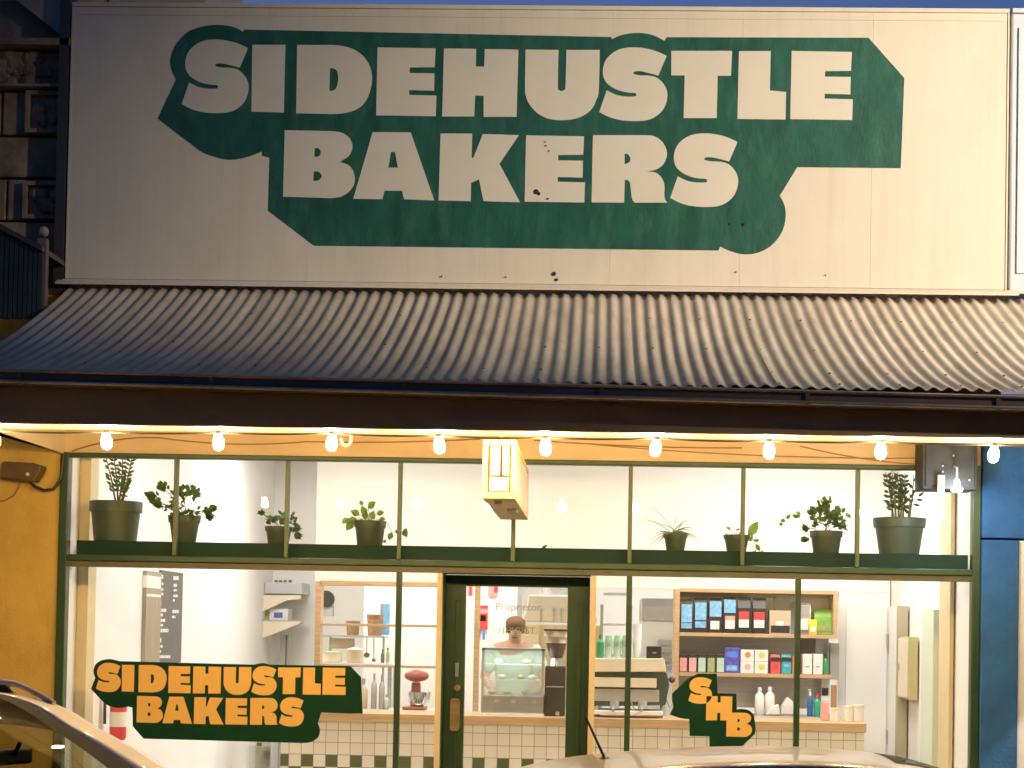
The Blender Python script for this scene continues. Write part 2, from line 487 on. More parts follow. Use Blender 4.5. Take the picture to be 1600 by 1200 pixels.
G['H'] = [C(z3([(180, 85), (448, 88), (445, 235), (515, 237), (520, 90), (800, 95), (785, 655), (510, 655), (510, 480), (440, 478), (432, 652), (165, 652)]))]
G['U'] = [z3([(860, 95, 1), (1135, 97, 1), (1128, 400), (1140, 430), (1158, 440), (1182, 430), (1192, 400), (1200, 97, 1), (1478, 97, 1), (1470, 430), (1450, 510), (1410, 590), (1340, 645), (1250, 675), (1150, 683), (1050, 670), (960, 625), (895, 555), (862, 480), (855, 400)])]
G['T'] = [C(z4([(860, 265), (1493, 265), (1480, 525), (1342, 525), (1332, 965), (988, 965), (998, 522), (858, 520)]))]
G['L'] = [C(z5([(128, 157), (387, 157), (380, 478), (512, 490), (508, 715), (115, 710)]))]
G['B'] = [z6([(200, 78, 1), (600, 86, 1), (690, 95), (760, 130), (800, 190), (800, 250), (770, 310), (690, 362, 1), (760, 385), (805, 430), (825, 500), (815, 570), (770, 630), (700, 672), (620, 685, 1), (185, 672, 1)]),
          z6([(468, 240, 1), (500, 240), (520, 262), (520, 290), (500, 312), (465, 318, 1)]),
          z6([(460, 448, 1), (500, 448), (528, 478), (525, 505), (495, 528), (455, 530, 1)])]
G['A'] = [C(z6([(985, 95), (1325, 97), (1535, 705), (1265, 695), (1248, 620), (1090, 618), (1072, 695), (812, 690)])), C(z6([(1148, 272), (1185, 272), (1210, 412), (1125, 412)]))]
G['K'] = [C(z7([(162, 108), (445, 108), (440, 325), (455, 325), (540, 112), (862, 122), (688, 378), (872, 722), (545, 712), (505, 518), (435, 548), (432, 712), (145, 705)]))]
G['R'] = [z8([(75, 98, 1), (440, 98, 1), (510, 105), (570, 145), (602, 210), (598, 265), (570, 315), (520, 345), (455, 357, 1), (520, 365), (560, 395), (585, 450), (585, 530), (592, 560), (607, 580, 1), (375, 580, 1), (355, 555), (345, 480), (340, 440), (325, 420), (303, 418, 1), (298, 580, 1), (65, 578, 1)]),
          z8([(302, 230, 1), (325, 235), (342, 262), (335, 290), (302, 305, 1)])]
def bbox(g):
    xs = [p[0] for p in g[0]]; ys = [p[1] for p in g[0]]
    return min(xs), min(ys), max(xs), max(ys)
def place(g, box):
    a = bbox(g)
    return [[tuple([box[0] + (p[0] - a[0]) / (a[2] - a[0]) * (box[2] - box[0]), box[1] + (p[1] - a[1]) / (a[3] - a[1]) * (box[3] - box[1])] + list(p[2:])) for p in pl] for pl in g]
ROW1 = G['S'] + G['I'] + G['D'] + G['E'] + G['H'] + G['U'] + place(G['S'], (936.2, 74.2, 1042.7, 189.2)) + G['T'] + G['L'] + place(G['E'], (1234.6, 79.8, 1332.4, 187.8))
ROW2 = G['B'] + G['A'] + G['K'] + place(G['E'], (819.8, 211.7, 914, 316.7)) + G['R'] + place(G['S'], (1047.2, 208.6, 1153.3, 323.4))
BACK = (z1([(725, 103, 1), (680, 75), (610, 55), (530, 48), (450, 52), (360, 70), (280, 105), (210, 170), (165, 240), (140, 320), (140, 370), (155, 430), (185, 490, 1), (35, 810, 1), (330, 1035, 1), (400, 1085), (500, 1122), (600, 1145), (700, 1138), (800, 1112), (885, 1075, 1), (890, 1115, 1), (948, 1128, 1)])
        + C([(419.1, 329.1), (491, 383.9), (1122.6, 391.3)])
        + z8([(985, 892, 1), (1060, 925), (1150, 947), (1240, 940), (1330, 900), (1400, 830), (1440, 750), (1452, 660), (1440, 590), (1410, 530, 1), (1535, 325, 1)])
        + C([(1407.4, 262.8), (1413, 122), (1357, 59.2), (1042, 58.3)])
        + z4([(790, 160, 1), (680, 105), (580, 82), (470, 78), (370, 92), (300, 115), (240, 143, 1), (235, 120, 1)]) + C([(382.8, 46.3)]))
def to_wall(pl, Y, fn=None):
    return [(lambda v: (v.x, v.z))(at(*(fn(p) if fn else p), Y)) for p in pl]

# ================================================================= SETTING
ROAD = -.15
structure(MB().box(-200, 200, -200, -2.62, ROAD - .3, ROAD).build('road', 'asphalt'))
structure(MB().box(-60, 60, -2.5, -.065, -.3, 0).build('pavement', 'concrete'))
structure(MB().box(-60, 60, -2.62, -2.5, -.3, .003).build('kerb', M['concrete'], bevel=.015))
structure(MB().box(-200, 200, -2.4, 200, -.8, -.31).build('ground', 'concrete'))

X0, X1 = -3.68, 2.575          # shopfront opening
SX0, SX1 = -3.68, 2.735        # signboard
SZ0, SZ1 = 3.998, 5.93
HEADZ, TZ, TZ0 = 2.772, 2.106, 2.045   # head, transom top (shelf band foot), transom underside

# ----------------------------------------------------------------- the bakery
bak = thing('bakery_building', 'bakery shop building with green framed glazing and white tiled interior', 'building', (-.5, 0, 0))
MB().box(X0, SX1 - .02, .0, .16, HEADZ + .03, 3.94).build('wall', 'band', bak)
b = MB()
b.box(SX0, SX1, .05, .28, 3.95, SZ1 - .05)
b.build('parapet', 'white', bak)
b = MB().box(X0 - .12, X0 - .006, .301, 9, 0, 3.94); b.box(X0 - .006, X0 + .001, .061, 9, .0, 3.55)          # left party wall
b.build('side_wall', 'white', bak)
MB().box(X1 + .01, X1 + .012, .061, .3, 0, 3.55).box(X1 + .01, X1 + .12, .301, 9, 0, 3.94).build('side_wall', 'white', bak)
MB().box(X0, X1, 8.0, 8.12, 0, 3.9).build('back_wall', 'white', bak)
MB().box(X0, X1, .17, 8, 3.6, 3.7).build('ceiling', 'white', bak)
MB().box(X0 - .1, X1 + .1, 0, 8.1, -.3, .02).build('shop_floor', 'floor', bak)
MB().box(X0 - .1, X1 + .1, .2, 9, 3.95, 4.05).build('roof', 'roof', bak)
# partition behind the counter: header and right hand wall around the timber framed hatch
PY = 3.55
hx0 = at(490, 1000, PY).x; hx1 = at(1310, 990, PY).x
hz = at(590, 912, PY).z; hz_r = at(1180, 926, PY).z
MB().box(hx0, X1, PY, PY + .1, max(hz, hz_r), 3.6).build('partition_header', 'white', bak)
MB().box(hx1, X1, PY, PY + .1, .02, max(hz, hz_r) - .002).build('partition_wall', 'white', bak)
MB().box(hx0, at(690, 1000, PY).x, PY, PY + .1, .02, .9).build('partition_base', 'white', bak)
# cream reveals beside the display windows
MB().box(X0 + .002, X0 + .08, .42, .62, .02, 3.3).build('pilaster', 'creamwood', bak)
p0 = atX(1469, 1000, X1 - .02); p1 = atX(1486, 1000, X1 - .02)
MB().box(X1 - .03, X1 - .002, p1.y, p0.y, .02, 3.3).build('pilaster', 'creamwood', bak)

# shopfront frame: outer posts, head, transom; thin glazing bars; panes
FY0, FY1 = -.03, .06
fr = MB()
fr.box(X0 - .005, X0 + .055, FY0, FY1, 0, HEADZ + .035)
fr.box(X1 - .045, X1 + .01, FY0, FY1, 0, HEADZ + .035)
fr.box(X0 + .055, X1 - .045, FY0 + .004, FY1 - .004, HEADZ, HEADZ + .033)
fr.box(X0 + .055, X1 - .045, FY0 - .012, FY1, TZ0 + .018, TZ)
frame = fr.build('shopfront_frame', 'green', bak, bevel=.006)
MB().box(X0 + .055, X1 - .045, FY0 + .006, FY1 - .006, TZ0 - .022, TZ0 + .016).build('transom_bead', mat('olive bead', (.1, .1, .05), .5, var=.2), bak)
bars = [275, 449, 625, 803, 985, 1161, 1340]
bx = [at(p, 780, 0).x for p in bars]
gb = mat('glazing bar paint', (.09, .12, .045), .4, var=.15)
for x in bx:
    MB().box(x - .014, x + .014, -.022, .03, TZ + .002, HEADZ - .002).build('glazing_bar', gb, bak, bevel=.004)
ed = [X0 + .055] + bx + [X1 - .045]
for i in range(8):
    MB().box(ed[i] + .015, ed[i + 1] - .015, .004, .01, TZ + .002, HEADZ - .002).build('transom_pane', 'glass', bak)
DX0, DX1 = at(690, 1000, 0).x, at(921, 1000, 0).x     # door opening
lowbars = [at(622, 1000, 0).x, at(982, 1000, 0).x, at(1246, 1000, 0).x]
LZ = TZ0 - .024
for x in lowbars:
    MB().box(x - .019, x + .019, -.02, .035, .46, LZ).build('mullion', 'green', bak, bevel=.004)
MB().box(DX0 - .035, DX0 - .002, -.022, .05, 0, LZ).build('door_jamb', 'creamwood', bak)
MB().box(DX1 + .002, DX1 + .04, -.022, .05, 0, LZ).build('door_jamb', 'creamwood', bak)
for a, c in ((X0 + .055, DX0 - .035), (DX1 + .04, X1 - .045)):
    MB().box(a, c, -.03, .12, 0, .44).build('stall_riser', 'tile', bak)
    MB().box(a, c, -.045, .12, .442, .47).build('window_sill', 'green', bak)
pe = [(X0 + .055, lowbars[0] - .02), (lowbars[0] + .02, DX0 - .036), (DX1 + .041, lowbars[1] - .02), (lowbars[1] + .02, lowbars[2] - .02), (lowbars[2] + .02, X1 - .046)]
for a, c in pe:
    MB().box(a, c, .004, .01, .472, LZ).build('display_pane', 'displayglass', bak)
# door, set back behind the frame line
DY = .26
MB().box(DX0 - .03, DX0 - .001, .051, DY + .07, 0, LZ).build('door_reveal', 'green', bak)
MB().box(DX1 + .001, DX1 + .03, .051, DY + .07, 0, LZ).build('door_reveal', 'green', bak)
MB().box(DX0 - .03, DX1 + .03, .061, DY + .07, LZ + .001, LZ + .04).build('door_head', 'green', bak)
d = MB()
gx0, gx1 = at(727, 1000, DY).x, at(886, 1000, DY).x
dzt = at(800, 917, DY).z
for a, c in ((DX0 + .002, gx0), (gx1, DX1 - .002)):
    d.box(a, c, DY - .02, DY + .04, .03, LZ - .003)
    m0 = (a + c) / 2
    d.box(m0 + .0, m0 + .025, DY - .028, DY - .019, .03, dzt - .1)
d.box(gx0, gx1, DY - .018, DY + .038, dzt, LZ - .003)
d.box(gx0, gx1, DY - .018, DY + .038, .03, .3)
door = d.build('entrance_door', 'green', bak, bevel=.004)
MB().box(gx0, gx1, DY + .008, DY + .014, .302, dzt - .002).build('door_pane', 'displayglass', door)
hw = rpx(703, 1091, 718, 1142, DY - .03)
YP = DY - .034
MB().prism([(hw[0] + .012, YP, hw[2]), (hw[1] - .012, YP, hw[2]), (hw[1], YP, hw[2] + .02), (hw[1], YP, hw[3] - .02), (hw[1] - .012, YP, hw[3]), (hw[0] + .012, YP, hw[3]), (hw[0], YP, hw[3] - .02), (hw[0], YP, hw[2] + .02)], (0, .013, 0)).build('push_plate', 'brass', door)
p = at(714, 1075, DY - .03); MB().lathe(p, [(.024, .01), (.024, -.008), (.016, -.014)], 16, 'Y').build('lock', 'brass', door)
p = at(714, 1047, DY - .03); MB().box(p.x - .012, p.x + .012, DY - .036, DY - .02, p.z - .045, p.z + .05).build('latch', 'steel', door)
text('door_writing', 'Proprietor', at(774, 953, DY).x, at(774, 953, DY).z, .073, DY + .006, mat('grey vinyl', (.3, .32, .3), .6, var=.03), door)
tv_ = mat('teal grey vinyl', (.2, .3, .28), .6, var=.03)
for wd_, px_ in (('11', 776), ('HIGH', 789), ('ST', 821)):
    text('door_writing', wd_, at(px_, 990, DY).x, at(px_, 990, DY).z, .064, DY + .006, tv_, door)

# ----------------------------------------------------------------- big painted sign
sg = thing('signboard', 'large cream signboard with green block shadow behind cream capital letters', 'sign', ((SX0 + SX1) / 2, 0, SZ0))
pb = MB()
xs = [SX0] + [at(px, 230, 0).x for px in (345, 548, 752, 955, 1158, 1362)] + [SX1]
n = len(xs) - 1
for i in range(n):
    pb.box(xs[i] + (.0003 if i else 0), xs[i + 1] - .0003, 0, .045, SZ0 + .01, SZ1 - .03)
pb.build('panel', 'cream', sg, bevel=.0012, seg=1)
tr = MB()
tr.box(SX0 - .01, SX1 + .01, -.012, .06, SZ1 - .029, SZ1 - .002)
tr.box(SX0 - .012, SX0 - .001, -.006, .06, SZ0 + .01, SZ1 - .03)
tr.box(SX1 + .001, SX1 + .012, -.006, .06, SZ0 + .01, SZ1 - .03)
tr.box(SX0 + .02, SX1 - .02, -.0045, -.0005, SZ1 - .085, SZ1 - .073)
tr.build('edge_trim', 'cream', sg)
MB().prism([(SX0 - .06, .0, SZ0 + .008), (SX0 - .06, -.07, SZ0 - .03), (SX0 - .06, -.07, SZ0 - .042), (SX0 - .06, .0, SZ0 - .012)], (SX1 - SX0 + .14, 0, 0)).build('flashing', 'cream', sg)
flat('letter_shadow', [to_wall(outline(BACK), 0)], 0, .0025, 'signgreen', sg)
flat('lettering', [to_wall(outline(g), 0) for g in ROW1 + ROW2], -.0025, .002, 'letter', sg)
rst = mat('rust', (.04, .03, .025), .9, var=.4, scale=80)
for px, py, r in ((838, 300, .018), (842, 303, .012), (856, 311, .007), (853, 228, .006), (858, 236, .005), (852, 222, .004), (866, 428, .014), (870, 437, .01), (1162, 351, .011), (1140, 350, .006), (690, 432, .005), (790, 433, .005), (1150, 425, .005), (1290, 430, .004)):
    q = at(px, py, 0); MB().lathe((q.x, -.0125, q.z), [(r * .5, .0), (r, .004), (r, .0125)], 7, 'Y').build('bolt_stain', rst, sg)

# ----------------------------------------------------------------- veranda
AW = thing('veranda', 'weathered corrugated iron veranda over the shopfront with dark fascia and brown gutter', 'veranda', (0, -1.2, 2.9))
AX0, AX1 = -3.66, 4.6
YB, YF = -.02, -2.56
ZB, ZF = 3.935, 2.965
def roofz(t): return ZB + (ZF - ZB) * (t + .33 * t * (1 - t))
pitch = .0812; per = 8
nx = int((AX1 - AX0) / pitch * per); ny = 22
vs = []; fs = []
for j in range(ny + 1):
    t = j / ny; y = YB + (YF - YB) * t; z = roofz(t)
    for i in range(nx + 1):
        x = AX0 + i * pitch / per
        sheet = int((x - AX0) / .7714); lap = .004 * math.sin(x * 7.3 + 1.1) * t + .003 * math.sin(x * 2.1 + 9 * t) + .0035 * (((x - AX0) / .7714) - sheet) + .003 * math.sin(sheet * 5.3) * t
        vs.append((x, y, z + (.009 + .0012 * math.sin(x * 3.7)) * math.cos(2 * math.pi * i / per) + lap))
W = nx + 1
for j in range(ny):
    for i in range(nx):
        fs.append((j * W + i, j * W + i + 1, (j + 1) * W + i + 1, (j + 1) * W + i))
rf = MB().add(vs, fs).build('corrugated_roof', 'roof', AW, smooth=True)
sl = rf.modifiers.new('thick', 'SOLIDIFY'); sl.thickness = .002; sl.offset = -1
scr = None
for t in (.22, .52, .8, .965):
    for k in range(14, nx - 8, per * 4):
        kk = (k // per) * per + (per * 2 if (int(t * 100) % 2) else 0)
        x = AX0 + kk * pitch / per
        if random.random() < .12: continue
        y = YB + (YF - YB) * t
        if x > 3.2: continue
        if scr is None:
            scr = MB().lathe((x, y, roofz(t) + .010), [(.0075, 0), (.0075, .005), (.003, .007)], 6).build('roof_screw', mat('rusty screw', (.13, .1, .08), .8, var=.4), AW); s0 = Vector((x, y, roofz(t)))
        else:
            c = scr.copy(); COL.objects.link(c); c.location = Vector((x, y, roofz(t))) - s0; ORG[c.name] = ORG[scr.name]
fl = 2.42
bt = at(800, 674, -2.47).z
MB().box(AX0 + .02, AX1, -2.50, -2.462, bt, bt + .235).build('fascia_board', 'fascia', AW)
# gutter: falls a little to the right
gt = MB(); gs = []
GX = [AX0 - .02, AX1]
zt = lambda x: at(800, 600, -2.62).z - .0125 * (x - at(800, 600, -2.62).x)
prof = [(-2.503, -.075), (-2.60, -.075), (-2.618, -.068), (-2.622, -.05), (-2.612, -.044), (-2.612, -.012), (-2.622, -.006), (-2.622, .004), (-2.612, .008), (-2.603, .002), (-2.603, -.065), (-2.505, -.065)]
P0 = [(GX[0], y, zt(GX[0]) + z) for y, z in prof]; P1 = [(GX[1], y, zt(GX[1]) + z) for y, z in prof]
k = len(prof)
gt.add(P0 + P1, [(i, (i + 1) % k, (i + 1) % k + k, i + k) for i in range(k)] + [tuple(range(k)), tuple(range(2 * k - 1, k - 1, -1))])
gut = gt.build('gutter', 'gutter', AW)
bm_ = mat('worn gutter bead', (.62, .48, .34), .28, metal=.85, var=.35, scale=3)  # lighter bead colour paints in the bright highlight lines along the gutter
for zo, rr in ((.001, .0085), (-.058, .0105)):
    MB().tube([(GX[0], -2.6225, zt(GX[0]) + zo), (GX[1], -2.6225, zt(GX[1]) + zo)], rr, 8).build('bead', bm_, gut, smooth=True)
for px in (30, 330, 632, 940, 1262, 1560):
    x = at(px, 610, -2.62).x
    MB().box(x - .011, x + .011, -2.626, -2.605, zt(x) - .07, zt(x) + .005).build('gutter_strap', 'gutter', gut)
# raked lining and side board
zl0 = bt + .034; zl1 = bt + .27
LX = AX0 + .03; LW = AX1 - AX0 - .03
MB().prism([(LX, -2.46, bt + .003), (LX, -1.9, bt + .034), (LX, -1.9, bt + .054), (LX, -2.46, bt + .023)], (LW, 0, 0)).build('edge_lining', 'lining', AW)
MB().prism([(LX, -1.899, bt + .04), (LX, -.002, zl1), (LX, -.002, zl1 + .03), (LX, -1.899, bt + .07)], (LW, 0, 0)).build('lining', 'lining', AW)
q0 = at(94, 709, -.01); 
MB().prism([(X0 - .012, -.005, q0.z), (X0 - .012, -2.38, q0.z - .0), (X0 - .012, -2.38, zl0 + .0), (X0 - .012, -.005, zl1 - .002)], (.03, 0, 0)).build('side_board', 'lining', AW)
for px, ox in ((262, 0), (478, 1), (627, 2), (1180, 3), (690, 4)):
    pass
wires = MB()
def sag(p, q, s, n=10):
    return [(p[0] + (q[0] - p[0]) * i / n, p[1] + (q[1] - p[1]) * i / n, p[2] + (q[2] - p[2]) * i / n - s * 4 * (i / n) * (1 - i / n)) for i in range(n + 1)]
def wp(px, py): v = at(px, py, -.012); return (v.x, v.y, v.z)
wires.tube(sag(wp(112, 705), wp(250, 684), -.03), .005, 6)
wires.tube(sag(wp(250, 684), wp(480, 690), .03), .005, 6)
wires.tube(sag(wp(480, 690), wp(750, 686), .012), .005, 6)
wires.tube(sag(wp(835, 688), wp(1160, 700), .014), .005, 6)
wires.tube(sag(wp(900, 692), wp(1435, 716), .03), .004, 6)
wires.tube(sag(wp(1250, 697), wp(1440, 726), .02), .004, 6)
tag(wires.build('cable', mat('tan cable', (.3, .17, .07), .6, var=.1)), 'thin loose cables tacked along the cream band above the glazing', 'cable')

# hook
q = at(541, 676, -1.2)
hk = [(q.x + .03, q.y, q.z + .02 + .04)] + [(q.x + .03, q.y, q.z + .02)] + [(q.x + .03 * math.cos(a), q.y, q.z - .045 - .035 * math.sin(a)) for a in [math.pi * i / 8 for i in range(9)]] 
hk[-1] = (q.x - .032, q.y, q.z - .035)
tag(MB().tube(hk, .011, 8).build('hook', 'milk', None, smooth=True), 'white J shaped hook hanging beside a lit bulb under the veranda', 'hook')

# ----------------------------------------------------------------- festoon of warm bulbs
SL = thing('string_light', 'festoon of warm glowing bulbs strung along under the veranda edge', 'string lights', (-.3, -2.3, 2.6))
bp = [(-8, 686), (165, 688), (340, 689), (519, 690), (684, 694), (852, 697), (1027, 698), (1202, 702), (1377, 703), (1555, 708), (1735, 712)]
YL = -2.33
cab = []
pts = [at(a, c, YL) for a, c in bp]
for i, p in enumerate(pts):
    top = Vector((p.x, p.y, p.z + .047))
    if i:
        a = pts[i - 1] + Vector((0, 0, .047))
        cab += [tuple(v) for v in sag(a, top, .008, 8)[1:]]
    else: cab.append(tuple(top))
MB().tube(cab, .006, 6).build('cable', 'black', SL)
proto = None
for p in pts:
    if proto is None:
        proto = bp0 = MB().lathe(p, [(.004, -.052), (.017, -.048), (.026, -.036), (.030, -.018), (.029, 0), (.022, .022), (.0145, .04), (.0135, .042)], 14).build('light_bulb', 'bulb', SL, smooth=True)
        MB().lathe(p, [(.0165, .036), (.0175, .038), (.0175, .052), (.012, .056)], 12).build('socket', 'black', bp0)
    else:
        c = bp0.copy(); COL.objects.link(c); tl_ = Matrix.Rotation(random.uniform(-.16, .16), 4, 'Y') @ Matrix.Rotation(random.uniform(-.12, .12), 4, 'X'); org_ = pts[0] - ORG[SL.name] + Vector((0, 0, .05)); c.matrix_local = Matrix.Translation(p - pts[0] + org_) @ tl_ @ Matrix.Translation(-org_); ORG[c.name] = ORG[bp0.name]
        s = bp0.children[0].copy(); COL.objects.link(s); s.parent = c

# ----------------------------------------------------------------- old light box under the veranda
lx0, lx1 = at(754, 740, -2.1).x, at(806, 740, -2.1).x
lz0, lz1 = at(780, 779, -2.1).z, at(780, 687, -2.1).z
LB = thing('hanging_sign', 'old cream light box sign with blank faces hanging edge-on under the veranda', 'sign', ((lx0 + lx1) / 2, -1.3, lz0))
b = MB()
b.box(lx0, lx1, -2.1, -.2, lz1 - .03, lz1); b.box(lx0, lx1, -2.1, -.2, lz0, lz0 + .035)
for y in (-2.1, -.24):
    b.box(lx0, lx0 + .03, y, y + .04, lz0 + .035, lz1 - .03); b.box(lx1 - .03, lx1, y, y + .04, lz0 + .035, lz1 - .03)
b.build('case_frame', mat('yellowed enamel', (.8, .58, .26), .45, var=.2, scale=8), LB, bevel=.004)
for x in (lx0 + .006, lx1 - .012):
    MB().box(x, x + .006, -2.06, -.24, lz0 + .036, lz1 - .031).build('face_panel', mat('yellowed acrylic', (.8, .72, .5), .3, var=.06), LB)
w_ = lx1 - lx0
e = MB()
e.box(lx0 + .045, lx0 + .045 + w_ * .28, -2.112, -2.07, lz0 + .13, lz1 - .035)
e.box(lx0 + .055 + w_ * .3, lx1 - .04, -2.112, -2.07, lz0 + .13, lz1 - .035)
e.box(lx0 + .04, lx1 - .042, -2.106, -2.07, lz0 + .04, lz0 + .12)
e.build('end_cover', 'cream2', LB, bevel=.003)
MB().box(lx0 + .031, lx1 - .031, -2.09, -2.072, lz0 + .036, lz1 - .031).build('end_recess', mat('rusty orange paint', (.5, .24, .05), .6, var=.35, scale=18), LB)
MB().box(lx0 + .06, lx0 + .1, -1.95, -1.85, lz0 - .02, lz0 - .001).build('gear_cover', 'greysteel', LB); MB().box(lx0 + .1, lx1 - .03, -1.3, -1.1, lz0 - .018, lz0 - .001).build('gear_cover', 'greysteel', LB)
for y in (-1.9, -.7):
    MB().tube([((lx0 + lx1) / 2, y, lz1 - .005), ((lx0 + lx1) / 2, y, zl0 + .25)], .012, 8).build('hanger', 'cream2', LB)

# ----------------------------------------------------------------- pier and fixtures on the left
tag(MB().box(-7.5, X0 - .008, .0, .3, 0, 3.94).build('pier_wall', 'mustard'), 'mustard rendered pier wall left of the bakery glazing', 'wall')
q = at(36, 736, -.12)
FLD = thing('floodlight', 'brown outdoor floodlight with looping cables on the mustard wall', 'floodlight', (q.x, 0, q.z))
b = MB()
s = 1 / 230
b.prism([(q.x - .135, -.2, q.z - .05), (q.x - .12, -.2, q.z + .058), (q.x + .09, -.2, q.z + .05), (q.x + .15, -.2, q.z + .035), (q.x + .14, -.2, q.z - .01), (q.x + .1, -.2, q.z - .075), (q.x - .06, -.2, q.z - .06)], (0, .13, 0))
b.build('housing', mat('brown enamel', (.12, .07, .025), .5, var=.2), FLD, bevel=.012)
MB().box(q.x - .03, q.x + .03, -.07, -.001, q.z - .05, q.z + .03).build('bracket', 'gutter', FLD)
MB().lathe((q.x + .06, -.2, q.z - .028), [(.012, .0), (.012, -.012), (.006, -.016)], 10, 'Y').build('sensor', 'cream2', FLD)
e0 = at(97, 745, -.05)
MB().tube([(q.x + .03, -.1, q.z - .06), (q.x + .07, -.08, q.z - .1), (q.x + .13, -.06, q.z - .125), (q.x + .19, -.05, q.z - .115), (e0.x - .01, -.05, e0.z - .02), (e0.x + .0, -.05, e0.z + .06), (e0.x + .005, -.05, e0.z + .13)], .011, 8).build('conduit', 'black', FLD, smooth=True)
MB().tube([(q.x - .04, -.1, q.z - .05), (q.x - .045, -.06, q.z - .1), (q.x - .09, -.02, q.z - .16), (q.x - .16, -.02, q.z - .2), (q.x - .3, -.02, q.z - .21)], .006, 8).build('cord', 'brown', FLD, smooth=True)

# ----------------------------------------------------------------- neighbours
SB = thing('stone_building', 'dark carved sandstone building left of the signboard', 'building', (-6, 0, 0))
SXR = SX0 - .02
zz = lambda py: at(60, py, .1).z
st = MB()
cour = [480, 415, 345, 278, 212, 140, 70]
xx = lambda px: at(px, 200, .1).x
for i in range(len(cour) - 1):
    za, zb_ = zz(cour[i]), zz(cour[i + 1])
    x = SXR - .012; k = i
    wd = [.31, .62, .45, .7, .5, .66, .4]
    while x > -8:
        w2 = wd[k % 7]; k += 1
        st.box(x - w2 + .012, x, .12 + random.uniform(-.008, .008), .5, za + .008, zb_ - .008)
        x -= w2
st.box(-8.5, SXR, .16, .55, 3.6, zz(0) + .02)
st.build('wall', 'stone', SB, bevel=.012)
def carved(x0, y0, x1, y1):
    a = at(x0, y1, .1); c = at(x1, y0, .1)
    m_ = MB(); t = .028
    m_.box(a.x, c.x, .075, .125, a.z, a.z + t); m_.box(a.x, c.x, .075, .125, c.z - t, c.z)
    m_.box(a.x, a.x + t, .075, .125, a.z + t, c.z - t); m_.box(c.x - t, c.x, .075, .125, a.z + t, c.z - t)
    for k in range(9):
        m_.ball((random.uniform(a.x + .06, c.x - .06), .1, random.uniform(a.z + .06, c.z - .06)), random.uniform(.02, .05), 7, 5, (1, .6, 1))
    m_.build('carved_panel', 'stone', SB)
carved(40, 143, 108, 208); carved(36, 285, 106, 342)
cv = MB()
for k in range(60):
    a = at(random.uniform(0, 104), random.uniform(84, 132), .1)
    cv.ball((a.x, .11, a.z), random.uniform(.02, .055), 7, 5, (1.3, .6, 1))
cv.box(-8, SXR, .02, .2, zz(140), zz(136)); cv.box(-8, SXR, -.02, .2, zz(78), zz(68))
cv.build('carved_frieze', 'stone', SB)
g0, g1, g2 = at(30, -3, .1), at(97, 57, .1), at(97, -30, .1)
MB().prism([(g1.x, .06, g1.z), (g2.x, .06, g2.z + .6), (g0.x - .5, .06, g2.z + .6), (g0.x - .5, .06, g0.z + .35)], (0, .12, 0)).build('gable_panel', mat('pale render', (.42, .34, .29), .8, var=.12), SB)
MB().box(SXR - .07, SXR - .005, -.02, .1, 3.9, 8).build('downpipe', mat('dark pipe', (.06, .05, .05), .5, var=.1), SB)
MB().box(-8.5, SXR - .1, .5, 9, 3.5, 7.6).build('rear_block', 'stone', SB)
t0 = at(316, -1, 1.2)
MB().prism([(SXR - .08, 1.2, 5.2), (t0.x, 1.2, 5.2), (t0.x + .02, 1.2, t0.z + .0), (t0.x - .25, 1.2, 7.9), (SXR - .08, 1.2, 7.9)], (0, 2, 0)).build('flank_wall', mat('pale flank render', (.4, .32, .28), .85, var=.12), SB)
NA = thing('side_awning', 'dark green lean-to awning with a ball topped post on the stone building', 'awning', (-4.3, -.5, 3.6))
a0, a1 = at(-60, 318, -.5), at(66, 384, -.5); a2 = at(66, 500, -.5)
MB().prism([(a0.x, -.5, a0.z), (a1.x, -.5, a1.z), (a1.x, -.5, a1.z - .035), (a0.x, -.5, a0.z - .035)], (0, .62, 0)).build('barge_board', 'gutter', NA)
b = MB(); x = a0.x; k = 0
while x < a1.x - .03:
    f_ = (x - a0.x) / (a1.x - a0.x); b.box(x, x + .026, -.47, -.46 + .008, 3.65, a0.z + (a1.z - a0.z) * f_ - .05); x += .032
b.box(a0.x, a1.x - .02, -.44, -.40, 3.65, a1.z - .04)
b.build('side_sheet', mat('dark green sheet', (.035, .05, .045), .6, var=.15), NA)
q = at(68, 362, -.4)
MB().box(q.x - .03, q.x + .03, -.43, -.37, 3.5, q.z - .05).build('post', mat('grey brown paint', (.22, .16, .15), .7, var=.1), NA)
MB().ball((q.x, -.4, q.z), .036, 10, 8).build('finial', mat('pale finial paint', (.4, .36, .25), .7, var=.1), NA)

BB = thing('blue_shop', 'blue rendered shop with a lit poster window right of the bakery', 'building', (4, 0, 0))
bs0 = at(1588, 1000, 0).x
bz = at(1560, 843, 0).z
MB().box(X1 + .012, bs0, -.06, .3, 0, bz - .006).build('pier', 'blue', BB, bevel=.008)
MB().box(X1 + .012, 7.5, -.064, .3, bz + .006, at(1560, 690, 0).z).build('upper_wall', 'blue', BB, bevel=.008)
MB().box(SX1 + .03, 7.5, .0, .3, 3.98, 5.9).build('parapet', 'palewall', BB, bevel=.01)
b = MB(); b.box(SX1 + .075, 7.4, -.012, .0, 4.12, 4.15); b.box(SX1 + .075, SX1 + .1, -.012, .0, 4.15, 5.8); b.box(SX1 + .03, 7.5, -.02, .3, 5.902, 5.93)
b.build('parapet_trim', 'palewall', BB)
wf = MB()
wf.box(bs0 + .001, bs0 + .05, -.04, .06, .4, bz - .008); wf.box(bs0 + .05, 5.4, -.04, .06, bz - .06, bz - .008); wf.box(bs0 + .05, 5.4, -.04, .06, .4, .46); wf.box(5.4, 5.45, -.04, .06, .4, bz - .008)
win = wf.build('window', 'milk', BB)
